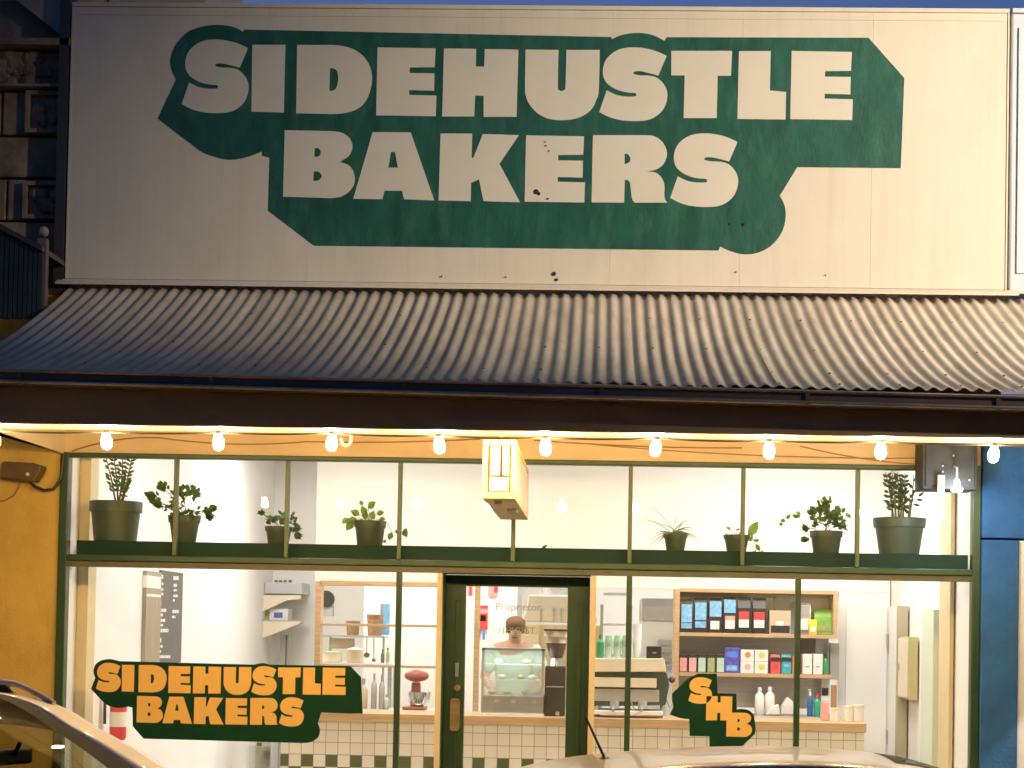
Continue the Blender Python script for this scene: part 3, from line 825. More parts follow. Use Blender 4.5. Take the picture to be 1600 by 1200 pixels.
MB().box(bs0 + .051, 5.4, .0, .01, .461, bz - .061).build('poster', 'poster', win)
MB().box(bs0 + .001, 7.5, .07, .3, 0, bz - .008).build('lower_wall', 'blue', BB)
MB().box(5.45, 7.5, -.06, .069, 0, bz - .008).build('pier', 'blue', BB)

# dark box and cold lamp at the right hand end
k0 = at(1442, 700, -.32); k1 = at(1527, 765, -.32)
DB = thing('meter_box', 'dusty dark metal box fixed above the right end of the glazing', 'box', ((k0.x + k1.x) / 2, -.2, k1.z))
MB().box(k0.x, k1.x, -.32, -.035, k1.z, k0.z + .06).build('case', 'darkbox', DB, bevel=.006)
MB().box(k0.x + .02, k1.x - .02, -.328, -.321, k1.z + .02, k0.z + .03).build('lid', 'darkbox', DB, bevel=.003)
for px, py in ((1473, 728), (1473, 737), (1490, 712), (1515, 750)):
    q = at(px, py, -.33); MB().lathe((q.x, -.337, q.z), [(.004, 0), (.007, .004), (.007, .01)], 8, 'Y').build('rivet', 'greysteel', DB)
q = at(1470, 757, -.34); MB().box(q.x - .022, q.x + .022, -.36, -.33, q.z - .1, q.z + .06).build('conduit_cover', 'beige', DB)
q = at(1495, 760, -.42)
CL = thing('lamp', 'cold white bulb under a small shade below the dark box', 'lamp', (q.x, q.y, q.z))
MB().lathe(q, [(.02, -.038), (.035, -.028), (.04, -.015), (.02, .0), (.017, .035), (.012, .045)], 14).build('light_bulb', 'led', CL, smooth=True)
MB().tube([(q.x, q.y, q.z + .04), (q.x, q.y, q.z + .12), (q.x, -.33, q.z + .14)], .008, 8).build('arm', 'greysteel', CL)
ld = bpy.data.lights.new('lamp_light', 'POINT'); ld.energy = 11; ld.color = (.62, .82, 1); ld.shadow_soft_size = .04
lo = bpy.data.objects.new('lamp_light', ld); COL.objects.link(lo); lo.location = (q.x, q.y - .08, q.z - .07)

# ----------------------------------------------------------------- street lamp outside the frame, lights sign and veranda from the right
LPX, LPY, LPZ = 9.0, -7.0, 7.0
ST = thing('street_lamp', 'grey street lamp lighting the signboard from the right', 'street lamp', (LPX + .9, LPY - .2, 0))
MB().tube([(LPX + .9, LPY - .2, ROAD), (LPX + .9, LPY - .2, 6.9)], .09, 12, .055).build('pole', 'greysteel', ST, smooth=True)
MB().tube([(LPX + .9, LPY - .2, 6.85), (LPX + .7, LPY - .15, 7.2), (LPX + .3, LPY - .05, 7.3), (LPX, LPY, 7.28)], .035, 10).build('arm', 'greysteel', ST, smooth=True)
MB().lathe((LPX, LPY, 7.13), [(.2, 0), (.2, .05), (.1, .16), (.04, .2)], 16).build('lamp_head', 'greysteel', ST, smooth=True)
MB().ball((LPX, LPY, 7.12), .13, 14, 8, (1, 1, .5)).build('lens', mat('lamp lens', (.9, .8, .6), .3, var=0, emit=(1, .8, .5), estr=25), ST, smooth=True)
ld = bpy.data.lights.new('street_light', 'SPOT'); ld.spot_size = rad(46); ld.spot_blend = 1.0; ld.energy = LAMP_W; ld.color = (1, .9, .72); ld.shadow_soft_size = .12
lo = bpy.data.objects.new('street_light', ld); COL.objects.link(lo); lo.location = (LPX, LPY, 6.95); lo.rotation_euler = (Vector((2.4, 0, 4.3)) - Vector((LPX, LPY, 6.95))).to_track_quat('-Z', 'Y').to_euler()
#INTERIOR
# ================================================================= INSIDE THE SHOP
def pl(x0, y0, x1, y1, Y): return rpx(x0, y0, x1, y1, Y)
# ceiling lights (above the field of view, they light the shop)
for i, (x, y, e) in enumerate(((-1.9, 1.7, SHOP_W), (1.6, 1.7, SHOP_W * 1.35), (-3.05, 5.2, KITCHEN_W), (-.8, 5.6, KITCHEN_W), (1.3, 5.6, KITCHEN_W))):
    t = thing('ceiling_light', ['white ceiling light over the left of the shop floor', 'white ceiling light over the right of the shop floor', 'white ceiling light over the side passage', 'white ceiling light over the middle of the kitchen', 'white ceiling light over the right of the kitchen'][i], 'ceiling light', (x, y, 3.55), 'shop ceiling lights')
    m_ = MB(); m_.box(x - .62, x + .62, y - .32, y - .3, 3.54, 3.598); m_.box(x - .62, x + .62, y + .3, y + .32, 3.54, 3.598); m_.box(x - .62, x - .6, y - .3, y + .3, 3.54, 3.598); m_.box(x + .6, x + .62, y - .3, y + .3, 3.54, 3.598)
    m_.build('frame', 'milk', t)
    MB().box(x - .599, x + .599, y - .299, y + .299, 3.57, 3.59).build('diffuser', 'diffuser', t)
    l = bpy.data.lights.new('shop_light', 'AREA'); l.shape = 'RECTANGLE'; l.size = 1.2; l.size_y = .6; l.energy = e; l.color = (1, .96, .925)
    lo = bpy.data.objects.new('shop_light', l); COL.objects.link(lo); lo.location = (x, y, 3.53)

# plant shelf behind the transom panes
ztop = at(800, 856, .1).z
sh = MB().box(X0 + .09, X1 - .05, .101, .42, ztop - .03, ztop)
sh.box(X0 + .09, X1 - .05, .085, .1, TZ0 + .005, ztop + .002)
tag(sh.build('plant_shelf', 'shelfgreen'), 'bottle green shelf carrying pot plants behind the upper panes', 'shelf')
PZ = ztop + .003
PYY = .26

def leaf(mb, base, d, n, L, Wd, curl=.2):
    d = Vector(d).normalized(); n = Vector(n); s = d.cross(n)
    if s.length < 1e-3: s = Vector((1, 0, 0))
    s.normalize(); n = s.cross(d).normalized()
    B = Vector(base)
    pr = [(0, 0), (.2, .32), (.45, .5), (.7, .38), (.88, .17), (1, 0)]
    mid = [B + d * (L * t) + n * (-curl * L * t * t) for t, _ in pr]
    l = [mid[i] + s * (Wd * pr[i][1]) + n * (Wd * .12) for i in range(1, 5)]
    r = [mid[i] - s * (Wd * pr[i][1]) + n * (Wd * .12) for i in range(1, 5)]
    vs = mid + l + r
    fs = [(0, 1, 6), (0, 10, 1)]
    for i in range(1, 4): fs += [(i, i + 1, 6 + i, 5 + i), (i + 1, i, 9 + i, 10 + i)]
    fs += [(4, 5, 9), (5, 4, 13)]
    mb.add(vs, fs)
def pot(label, x0, x1, y, b0, b1, grp='pot plants on the shelf'):
    """rim from x0 to x1 at pixel row y, base from b0 to b1 on the shelf"""
    cx = (at(x0, y, PYY).x + at(x1, y, PYY).x) / 2; r1 = (at(x1, y, PYY).x - at(x0, y, PYY).x) / 2
    r0 = (at(b1, y, PYY).x - at(b0, y, PYY).x) / 2; h = at((x0 + x1) / 2, y, PYY).z - PZ
    t = thing('potted_plant', label, 'potted plant', (cx, PYY, PZ), grp)
    rb = r0 + (r1 - r0) * .6
    p = MB().lathe((cx, PYY, PZ), [(r0 * .96, 0), (r0, .004), (rb, h * .74), (rb * .985, h * .74 + .001)], 28).build('pot', 'potgreen', t, smooth=True)
    MB().lathe((cx, PYY, PZ), [(rb * 1.075, h * .74), (r1, h - .004), (r1 * .99, h), (r1 * .93, h - .002), (rb * .94, h * .8)], 28).build('rim', 'potgreen', p, smooth=True)
    MB().lathe((cx, PYY, PZ), [(rb * .93, h * .86), (.001, h * .88)], 20).build('soil', 'soil', t)
    return t, cx, PZ + h, r1
def pp(px, py, dy=0): return at(px, py, PYY + dy)
def bushy(t, cx, z, r, spots, m, size, nper=9, stemto=None):
    lf = MB(); stm = MB()
    for (px, py, spread) in spots:
        c = pp(px, py, random.uniform(-.06, .06))
        b0 = Vector((cx + random.uniform(-.3, .3) * r, PYY + random.uniform(-.3, .3) * r, z - .02))
        mid = (b0 + c) / 2 + Vector((0, 0, .02))
        stm.tube([b0, mid, c], .0022, 5)
        for k in range(nper):
            q = c + Vector((random.gauss(0, spread), random.gauss(0, spread), random.gauss(0, spread * .8)))
            d = (q - b0); d.z += random.uniform(-.03, .03); d += Vector((random.gauss(0, .05), random.gauss(0, .05), random.gauss(0, .03)))
            leaf(lf, q, d, (random.gauss(0, .6), random.gauss(0, .6) - .9, .7), size * random.uniform(.8, 1.35), size * random.uniform(.6, .95), random.uniform(0, .5))
    lf.build('foliage', m, t); stm.build('stems', 'stem', t)
def zz_plant(t, cx, z, stalks, m, size=.045):
    lf = MB(); stm = MB()
    for (pa, pb, n, sd) in stalks:
        a = pp(*pa); b = pp(*pb, random.uniform(-.05, .05)); a.z = z - .03
        stm.tube([a, (a + b) / 2 + Vector((.006, 0, 0)), b], .0085, 6, .003)
        for k in range(n):
            f = .3 + .7 * k / n
            q = a + (b - a) * f
            for s in ((-1, 1) if sd else (random.choice((-1, 1)),)):
                leaf(lf, q, (s * 1.0, random.gauss(0, .5), .8 + random.gauss(0, .3)), (0, -1, .4 * s), size * random.uniform(.75, 1.2), size * .48, .1)
    lf.build('foliage', m, t); stm.build('stems', 'stem', t)

t, cx, z, r = pot('tall plant with upright leafy stalks in the big pot at the left shelf end', 141, 222, 784, 149, 214)
zz_plant(t, cx, z, [((186, 784), (192, 712), 9, 1), ((182, 784), (166, 716), 9, 0), ((188, 784), (206, 716), 9, 1), ((185, 784), (178, 714), 8, 1), ((190, 784), (200, 740), 7, 1)], 'leaf')
t, cx, z, r = pot('wide bushy plant in a medium pot right beside the leftmost big pot', 263, 314, 806, 271, 307)
bushy(t, cx, z, r, [(250, 790, .018), (240, 778, .02), (257, 764, .016), (270, 792, .025), (290, 785, .03), (300, 772, .02), (283, 775, .025), (320, 800, .012), (328, 796, .008), (323, 808, .008), (296, 798, .03)], 'leaf', .042, 20)
t, cx, z, r = pot('small drooping plant in the small pot beside the third glazing bar from the left', 414, 457, 823, 420, 452)
bushy(t, cx, z, r, [(425, 816, .014), (440, 812, .02), (452, 815, .02), (460, 826, .014), (463, 836, .008), (412, 804, .003)], 'leaf', .036, 18)
t, cx, z, r = pot('heart leaved plant in a medium pot with a vine trailing to the right', 553, 604, 814, 559, 598)
lf = MB(); stm = MB()
for px, py, dx, dz, L in ((575, 794, .5, .4, .075), (572, 805, -.4, .8, .07), (562, 805, -.8, .4, .07), (552, 815, -.5, -.7, .08), (545, 810, -.6, -.5, .06), (588, 803, .9, .2, .06), (566, 790, -.3, .9, .04), (592, 812, .8, .1, .05), (558, 812, -.7, -.1, .07), (570, 812, .1, .7, .07), (580, 812, .2, .6, .07), (612, 832, -.2, -.7, .06), (618, 828, .6, -.4, .055), (630, 828, .5, -.9, .06), (632, 834, .3, .8, .045), (600, 848, .3, .4, .03)):
    c = pp(px, py, random.uniform(-.04, .0)); leaf(lf, c, (dx, -.3, dz), (0, -1, .3), L, L * .75, .15)
    if px < 606: stm.tube([(cx, PYY, z - .02), (Vector((cx, PYY, z)) + c) / 2 + Vector((0, 0, .012)), c], .0022, 5)
stm.tube([(cx + r * .8, PYY, z), pp(606, 818), pp(612, 832), pp(622, 830), pp(632, 832)], .002, 5)
lf.build('foliage', 'leaflime', t); stm.build('stems', 'stem', t)
t, cx, z, r = pot('spider plant with long thin arching leaves in a small pot', 1036, 1075, 834, 1041, 1069)
lf = MB()
def blade(mb, P, wd):
    P = [Vector(p) for p in P]; vs = []
    n = len(P)
    for i, p in enumerate(P):
        ww = wd * (1 - (i / (n - 1)) ** 2 * .9); vs += [p + Vector((0, 0, ww)), p - Vector((0, 0, ww)) + Vector((ww * .6, 0, 0))]
    mb.add(vs, [(2 * i, 2 * i + 1, 2 * i + 3, 2 * i + 2) for i in range(n - 1)])
for tip in ((1014, 790), (1005, 812), (1012, 858), (1022, 858), (1016, 845), (1104, 858), (1098, 848), (1078, 812), (1058, 806), (1049, 808), (1085, 826), (1083, 830), (1093, 842), (1030, 820), (1068, 820), (1028, 850), (1078, 856), (1042, 812), (1020, 838), (1074, 836)):
    b = pp(1055 + random.uniform(-8, 8), 834, random.uniform(-.03, .03)); e = pp(tip[0], tip[1], random.uniform(-.08, .05))
    pk = (b + e) / 2 + Vector((0, 0, .045 + .25 * max(0, b.z - e.z)))
    P = [(b * (1 - s) ** 2 + pk * 2 * s * (1 - s) + e * s * s) for s in [i / 8 for i in range(9)]]
    blade(lf, P, .0042)
lf.build('foliage', 'leaf', t)
t, cx, z, r = pot('small pot with one big upright leaf leaning right', 1130, 1172, 836, 1136, 1166)
lf = MB(); stm = MB()
for px, py, dx, dz, L, m_ in ((1169, 838, .55, .85, .125, 1), (1176, 845, .9, .1, .05, 0), (1180, 850, .5, -.6, .06, 0), (1172, 846, .2, .6, .05, 0), (1142, 828, -.6, .4, .04, 0), (1136, 838, -.2, .8, .03, 0), (1150, 828, .8, .2, .03, 0), (1155, 835, .3, .4, .03, 0), (1178, 862, .6, .5, .025, 0), (1190, 864, .2, .8, .025, 0)):
    c = pp(px, py, -.02); leaf(lf, c, (dx, -.1, dz), (.3, -1, .2), L, L * .55, .12)
    stm.tube([(cx, PYY, z - .02), (Vector((cx, PYY, z)) + c) / 2 + Vector((0, 0, .01)), c], .002, 5)
lf.build('foliage', 'leaflime', t); stm.build('stems', 'stem', t)
t, cx, z, r = pot('bushy ivy plant with a branch reaching left in a medium pot', 1265, 1317, 830, 1270, 1310)
bushy(t, cx, z, r, [(1285, 800, .022), (1280, 815, .022), (1290, 790, .018), (1303, 818, .02), (1312, 822, .012), (1296, 808, .025), (1272, 803, .01), (1262, 826, .006), (1308, 802, .012), (1262, 842, .005)], 'leaf', .038, 24)
lf = MB(); stm = MB()
stm.tube([(cx - r * .6, PYY, z), pp(1255, 815), pp(1245, 806), pp(1232, 806), pp(1222, 812)], .002, 5)
for px, py in ((1250, 804), (1244, 800), (1238, 806), (1234, 802), (1247, 808), (1228, 808), (1226, 812), (1220, 812), (1219, 816), (1325, 803), (1321, 802)):
    leaf(lf, pp(px, py, random.uniform(-.02, .02)), (random.gauss(0, 1), -.3, random.gauss(-.2, .7)), (0, -1, .3), .036, .028, .1)
lf.build('side_branch', 'leaflime', t); stm.build('branch_stem', 'stem', t)
t, cx, z, r = pot('tall sparse stalky plant in the big pot at the right end of the shelf', 1364, 1447, 810, 1375, 1437)
zz_plant(t, cx, z, [((1400, 810), (1394, 742), 7, 1), ((1404, 810), (1402, 738), 8, 1), ((1410, 810), (1414, 740), 8, 1), ((1397, 810), (1384, 738), 7, 1), ((1418, 810), (1422, 770), 4, 0), ((1420, 795), (1428, 742), 5, 0), ((1406, 810), (1411, 752), 5, 1)], 'leafdark', .048)
lf = MB()
for px, py, dx, dz in ((1434, 776, .7, .5), (1431, 781, 1, .0), (1426, 788, 1, -.15), (1393, 790, -.8, .5), (1394, 798, -.8, .5)):
    leaf(lf, pp(px, py), (dx, 0, dz), (0, -1, .2), .055, .022, .1)
lf.build('side_leaf', 'leafdark', t)
lf = MB(); leaf(lf, pp(846, 857), (.8, 0, .5), (0, -1, .2), .05, .02, .1); leaf(lf, pp(848, 857), (.9, 0, -.05), (0, -1, .2), .03, .015, .1)
tag(lf.build('fallen_leaf', 'stem'), 'small brown leaf lying on the green shelf near the middle', 'leaf')

# ----------------------------------------------------------------- window decals
def decal(name, label, back, letters, Yd=-.0005):
    o = thing(name, label, 'window sticker', at(sum(p[0] for p in back) / len(back), max(p[1] for p in back), Yd), 'stickers on the shop glass')
    flat('backing', [to_wall(outline(back), .003)], .003, .001, 'decalgreen', o)
    flat('lettering', [to_wall(outline(g), .003) for g in letters], .0019, .001, 'yellow', o)
    return o
a1 = lambda p: Z(6.957, 130, 1010, p)
a2 = lambda p: Z(6.667, 340, 1010, p)
DB_ = (a1([(130, 345, 1), (112, 280), (122, 220), (150, 180), (210, 148), (290, 138), (350, 148), (392, 160, 1)]) + a2([(380, 190, 1), (425, 180), (480, 174), (540, 190, 1), (1385, 205, 1), (1495, 320, 1), (1512, 700, 1), (1370, 700, 1), (1080, 690, 1), (1045, 800, 1), (1066, 870), (1045, 950), (960, 1000), (860, 1006, 1)])
        + a1([(655, 1003, 1), (540, 870, 1), (535, 665, 1), (490, 655, 1), (400, 668), (300, 655), (220, 608, 1), (85, 462, 1)]))
def rowmap(g, src, dst, slope):
    return [[tuple([dst[0] + (p[0] - src[0]) / (src[2] - src[0]) * (dst[2] - dst[0]), dst[1] + (p[1] - src[1]) / (src[3] - src[1]) * (dst[3] - dst[1]) + slope * (p[0] - src[0])] + list(p[2:])) for p in pl_] for pl_ in g]
L1 = rowmap(ROW1, (284.1, 62, 1332.4, 176.6), (149.8, 1035.6, 540.2, 1081), .0004)
L2 = rowmap(ROW2, (442.4, 203.6, 1153.3, 309.5), (213.4, 1087.2, 474.8, 1129.4), .0002)
decal('window_sticker', 'long green sticker with two rows of yellow capitals on the left window', DB_, L1 + L2)
a3 = lambda p: Z(8, 1040, 1030, p)
B3 = a3([(400, 180, 1), (640, 180, 1), (650, 425, 1), (885, 430, 1), (890, 628, 1), (960, 622), (1040, 640), (1095, 690), (1112, 760), (1125, 860), (1115, 935, 1), (920, 1125, 1), (550, 1125, 1), (545, 965, 1), (300, 960, 1), (295, 750, 1), (180, 735), (50, 690, 1), (95, 600), (82, 520), (80, 430, 1), (270, 250, 1)])
L3 = place(G['S'], (1040 + 283 / 8, 1030 + 225 / 8, 1040 + 580 / 8, 1030 + 556 / 8)) 
decal('window_sticker', 'smaller green sticker with three stepped yellow capitals on the right window', B3, L3 + place(G['H'], (1040 + 503 / 8, 1030 + 460 / 8, 1040 + 835 / 8, 1030 + 765 / 8)) [:1])
o = [q for q in bpy.data.objects if q.name.startswith('window_sticker')][-1]
flat('letter_overlay', [to_wall(outline(g), .003) for g in place(G['B'], (1040 + 757 / 8, 1030 + 665 / 8, 1040 + 1080 / 8, 1030 + 972 / 8))], .0008, .0008, 'yellow', o)

# ----------------------------------------------------------------- counter
CY0 = 2.0
cx0, cx1 = at(438, 1160, CY0).x, at(1351, 1160, CY0).x
cz1 = at(880, 1121, CY0).z; czb = at(880, 1135, CY0).z
CT = thing('counter', 'long shop counter with cream tiled front and honey timber top', 'counter', ((cx0 + cx1) / 2, 2.3, .02))
MB().box(cx0, cx1, CY0 + .02, 2.7, .02, czb - .001).build('tiled_front', 'tile', CT)
MB().box(cx0 - .015, cx1 + .012, CY0 - .01, 2.72, czb, cz1).build('counter_top', 'timber', CT, bevel=.004)
CZ = cz1 + .001
# ----------------------------------------------------------------- timber hatch frame, posts and shelves
TF = thing('hatch_frame', 'honey timber frame with thin rails around the kitchen hatch', 'frame', (hx0, PY, .9))
def bar(x0, y0, x1, y1, Y, dep, name, par, m='timber'):
    a = pl(x0, y0, x1, y1, Y); return MB().box(a[0], a[1], Y, Y + dep, a[2], a[3]).build(name, m, par, bevel=.003)
HX = at(690, 1000, PY - .04).x
bar(491, 908, 500, 1125, PY - .04, .15, 'post', TF)
bar(500, 908.5, 690, 916, PY - .04, .12, 'head_rail', TF)
bar(500, 975, 690, 979, PY - .03, .05, 'rail', TF)
bar(500, 1039, 690, 1043, PY - .03, .05, 'rail', TF)
bar(740, 915, 748, 1120, PY - .04, .12, 'post', TF)
MB().box(at(745, 1000, PY).x, HX, PY - .035, PY - .005, at(700, 916, PY).z, at(700, 911, PY).z).build('head_rail', 'timber', TF)
bar(1053, 920, 1061, 1122, PY - .3, .3, 'post', TF)
RS = thing('wall_shelves', 'honey timber shelf unit framed round coffee bags and boxes', 'shelves', (at(1180, 1000, PY - .3).x, PY - .15, 1.2))
SY = PY - .3
bar(1062, 921, 1309, 927, SY, .29, 'head_rail', RS)
bar(1302, 928, 1309, 998, SY, .29, 'side_panel', RS)
s1 = at(1180, 990, SY).z; s2 = at(1180, 1052.5, SY).z
sx0, sx1 = at(1062, 1000, SY).x, at(1302, 1000, SY).x
MB().box(sx0, sx1, SY, PY - .012, s1 - .032, s1).build('shelf', 'timber', RS, bevel=.002)
MB().box(sx0, at(1300, 1055, SY).x, SY, PY - .012, s2 - .032, s2).build('shelf', 'timber', RS, bevel=.002)
MB().box(sx0, sx1, PY - .011, PY - .004, s1, at(1180, 927, PY).z).build('back_panel', 'white', RS)
MB().box(sx0, sx1, PY - .011, PY - .004, 1.0, s1 - .033).build('splashback', 'steel', RS)
WB = thing('back_bench', 'steel work bench behind the counter under the shelves', 'bench', ((sx0 + sx1) / 2, 3.2, .02))
bz1 = at(1240, 1119, 3.1).z
MB().box(sx0 - 1.0, sx1 + .05, 3.0, PY - .012, bz1 - .05, bz1).build('bench_top', 'steel', WB, bevel=.004)
for x in (sx0 - .95, sx1):
    for y in (3.05, 3.48):
        MB().box(x - .02, x + .02, y - .02, y + .02, .02, bz1 - .051).build('leg', 'steel', WB)

def box_item(name, label, cat, px0, py0, px1, z0, Y, dep, m, grp=None, patch=None, pname='label', top=None):
    a = pl(px0, py0, px1, py0 + 10, Y); zt_ = at((px0 + px1) / 2, py0, Y).z
    t = thing(name, label, cat, ((a[0] + a[1]) / 2, Y + dep / 2, z0), grp)
    MB().box(a[0] + .002, a[1] - .002, Y, Y + dep, z0 + .001, zt_).build('carton' if cat != 'box' else 'body', m, t, bevel=.004)
    for (fx0, fz0, fx1, fz1, pm, nm) in (patch or []):
        MB().box(a[0] + (a[1] - a[0]) * fx0, a[0] + (a[1] - a[0]) * fx1, Y - .002, Y + .001, z0 + (zt_ - z0) * fz0, z0 + (zt_ - z0) * fz1).build(nm, pm, t)
    return t
def pouch(label, px0, py0, px1, z0, Y, m, patches, grp, cat='bag'):
    a = pl(px0, py0, px1, py0 + 10, Y); zt_ = at((px0 + px1) / 2, py0, Y).z; h = zt_ - z0
    t = thing('pouch', label, cat, ((a[0] + a[1]) / 2, Y + .04, z0), grp)
    xa, xb = a[0] + .002, a[1] - .002
    prof = [(Y, 0), (Y - .004, h * .25), (Y + .002, h * .7), (Y + .036, h * .93), (Y + .036, h), (Y + .044, h), (Y + .044, h * .93), (Y + .08, h * .7), (Y + .085, h * .25), (Y + .08, 0)]
    MB().prism([(xa, y, z0 + .001 + z) for y, z in prof], (xb - xa, 0, 0)).build('bag_body', m, t, bevel=.004)
    for (fx0, fz0, fx1, fz1, pm) in patches:
        MB().box(xa + (xb - xa) * fx0, xa + (xb - xa) * fx1, Y - .0075, Y - .0035, z0 + h * fz0, z0 + h * fz1).build('label', pm, t)  # on the coffee bags the blue patches are a painted reflection
    return t
def bottle(label, cx_, py0, w_px, z0, Y, m, capm, name='bottle', cat='bottle', pump=False, neck=.78, grp=None):
    c = at(cx_, py0, Y); h = c.z - z0; r = w_px / 2 * (Y + DIST) / F
    t = thing(name, label, cat, (c.x, Y, z0), grp)
    MB().lathe((c.x, Y, z0), [(r * .94, .001), (r, .006), (r, h * (neck - .16)), (r * .8, h * (neck - .07)), (r * .38, h * neck), (r * .36, h * (neck + .04))], 16).build('body', m, t, smooth=True)
    k = MB().lathe((c.x, Y, z0), [(r * .42, h * (neck + .04)), (r * .42, h * (.9 if pump else 1))], 12)
    if pump:
        k.lathe((c.x, Y, z0), [(r * .14, h * .9), (r * .14, h * .97)], 8); k.box(c.x - r * .8, c.x + r * .25, Y - .006, Y + .006, z0 + h * .96, z0 + h)
    k.build('cap', capm, t)
    return t
# top shelf: six dark coffee bags, a blue window reflection painted on four fronts
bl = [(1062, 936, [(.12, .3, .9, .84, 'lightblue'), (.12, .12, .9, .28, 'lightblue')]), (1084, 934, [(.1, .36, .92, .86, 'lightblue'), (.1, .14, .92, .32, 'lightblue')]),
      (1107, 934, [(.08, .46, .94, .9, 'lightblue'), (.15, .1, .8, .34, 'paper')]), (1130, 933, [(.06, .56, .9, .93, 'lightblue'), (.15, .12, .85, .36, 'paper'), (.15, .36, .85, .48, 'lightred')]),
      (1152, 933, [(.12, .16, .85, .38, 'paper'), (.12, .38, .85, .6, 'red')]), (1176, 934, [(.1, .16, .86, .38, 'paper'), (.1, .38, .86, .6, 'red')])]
bd = ['black coffee bag with blue front, leftmost on the top shelf', 'black coffee bag with blue front, second from the left post', 'black coffee bag with blue front above a small white patch', 'black coffee bag with blue, red and white front', 'black coffee bag with red and white label beside the blue fronted bags', 'black coffee bag with red and white label next to the beige box']
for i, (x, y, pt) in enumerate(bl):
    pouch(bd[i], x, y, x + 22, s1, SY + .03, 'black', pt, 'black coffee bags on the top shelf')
box_item('carton', 'beige carton with dark base band on the top shelf', 'box', 1202, 954, 1236, s1, SY + .03, .14, 'beige', None, [(.08, .05, .95, .36, 'black', 'band'), (.3, .36, .66, .55, 'paper', 'emblem')])
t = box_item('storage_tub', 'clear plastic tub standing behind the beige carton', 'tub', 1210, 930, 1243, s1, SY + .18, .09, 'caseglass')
pouch('pale silver bag with dark mottled top on the top shelf', 1246, 942, 1268, s1, SY + .06, 'steel', [(.1, .6, .9, .92, 'greysteel'), (.2, .15, .8, .5, 'paper')], None)
pouch('small yellow pouch in front of the green bag', 1264, 968, 1277, s1, SY + .02, 'lemon', [(.2, .2, .8, .55, 'paper')], None)
pouch('large lime green bag at the right end of the top shelf', 1272, 952, 1301, s1, SY + .13, 'limefoil', [(.15, .15, .85, .35, 'sage')], None)
# second shelf
for i, (x, m_) in enumerate(((1061, 'lightred'), (1075.5, 'pink'), (1090, 'mint'), (1104.5, 'sage'), (1119, 'mint'))):
    lb = ['small black tin with dusky lilac label, leftmost of five', 'small black tin with pink label, second of five', 'small black tin with plain mint label in the middle of five', 'small black tin with sage green label', 'small black tin with grey mint label beside the violet carton'][i]
    t = box_item('tin', lb, 'tin', x, 1022, x + 13.5, s2, SY + .03, .075, 'black', 'row of five small tea tins', [(.1, .04, .92, .8, m_, 'label')])
box_item('carton', 'tall violet blue patterned carton on the second shelf', 'box', 1132, 1012, 1156, s2, SY + .03, .1, 'violet', None, [(.15, .1, .85, .3, 'lightblue', 'print'), (.15, .62, .85, .85, 'bluep', 'print')])
fz = (at(1168, 1015, SY).z - s2) / 2
for i, (x, j, m_, lb) in enumerate(((1157, 1, 'orange', 'white carton with orange fruit print, upper left of four'), (1179, 1, 'lemon', 'white carton with yellow fruit print, upper right of four'), (1157, 0, 'pink', 'white carton with pink print, lower left of four'), (1179, 0, 'lemon', 'white carton with pale yellow print, lower right of four'))):
    a = pl(x, 1015, x + 21.5, 1030, SY + .03); z0 = s2 + j * fz
    t = thing('carton', lb, 'box', ((a[0] + a[1]) / 2, SY + .08, z0), 'four stacked white fruit cartons')
    MB().box(a[0] + .002, a[1] - .002, SY + .03, SY + .13, z0 + .001, z0 + fz - .001).build('body', 'paper', t, bevel=.003)
    MB().lathe(((a[0] + a[1]) / 2 + .004, SY + .031, z0 + fz * .55), [(.001, -.003), (.026, -.003), (.026, 0)], 12, 'Y', 1, 1).build('print', m_, t)
pouch('coral red pouch with black top on the second shelf', 1204, 1023, 1220, s2, SY + .03, 'coral', [(0, .68, 1, .86, 'black'), (.25, .35, .75, .5, 'red')], 'two bright drink pouches')
pouch('teal pouch with black top beside the coral one', 1221, 1023, 1237, s2, SY + .03, 'teal', [(0, .68, 1, .86, 'black'), (.25, .35, .75, .5, 'lightblue')], 'two bright drink pouches')
box_item('carton', 'thin orange carton just left of the window mullion', 'box', 1238, 1026, 1244, s2, SY + .03, .09, 'orange')
for i, x in enumerate((1254, 1270.5)):
    box_item('carton', ['plain pinkish white carton, left of a pair', 'plain pinkish white carton beside the green bottle'][i], 'box', x, 1022, x + 15.5, s2, SY + .03, .1, 'paper', 'pair of plain cartons', [(.3, .36, .7, .42, 'greysteel', 'print')])
bottle('slim dark green bottle at the right end of the second shelf', 1290, 1022, 9, s2, SY + .06, 'bottlegreen', 'black')
box_item('mesh_tray', 'dark grey file tray hanging under the top shelf', 'tray', 1251, 996, 1275, at(1262, 1021, SY + .2).z, SY + .2, .06, 'board')
# lower bench
for i, (x, y) in enumerate(((1187, 1074), (1203, 1073))):
    bottle(['white milk bottle beside the lettered sticker', 'white milk bottle, right of the pair on the bench'][i], x, y, 15, bz1, 3.2, 'milk', 'milk', neck=.82, grp='white milk bottles on the bench')
def cone_bag(label, pts, Y, dep, m):
    P = [at(px, py, Y) for px, py in pts]; zmin = bz1 + .001
    P = [Vector((p.x, Y, max(p.z, zmin))) for p in P]
    t = thing('paper_bag', label, 'bag', (P[0].x, Y, zmin))
    MB().prism(P, (0, dep, 0)).build('bag_body', m, t, bevel=.012)
cone_bag('crumpled white paper bag left of the window mullion', [(1219, 1119), (1221, 1104), (1226, 1096), (1231, 1089), (1240, 1097), (1244, 1119)], 3.25, .1, 'paper')
cone_bag('low white paper bag between milk bottle and crumpled bag', [(1197, 1119), (1206, 1104), (1217, 1100), (1219, 1119)], 3.15, .06, 'paper')
bottle('blue spray bottle on the bench beside a teal one', 1266, 1077, 9.5, bz1, 3.15, 'bottleblue', 'milk', pump=True, neck=.72)
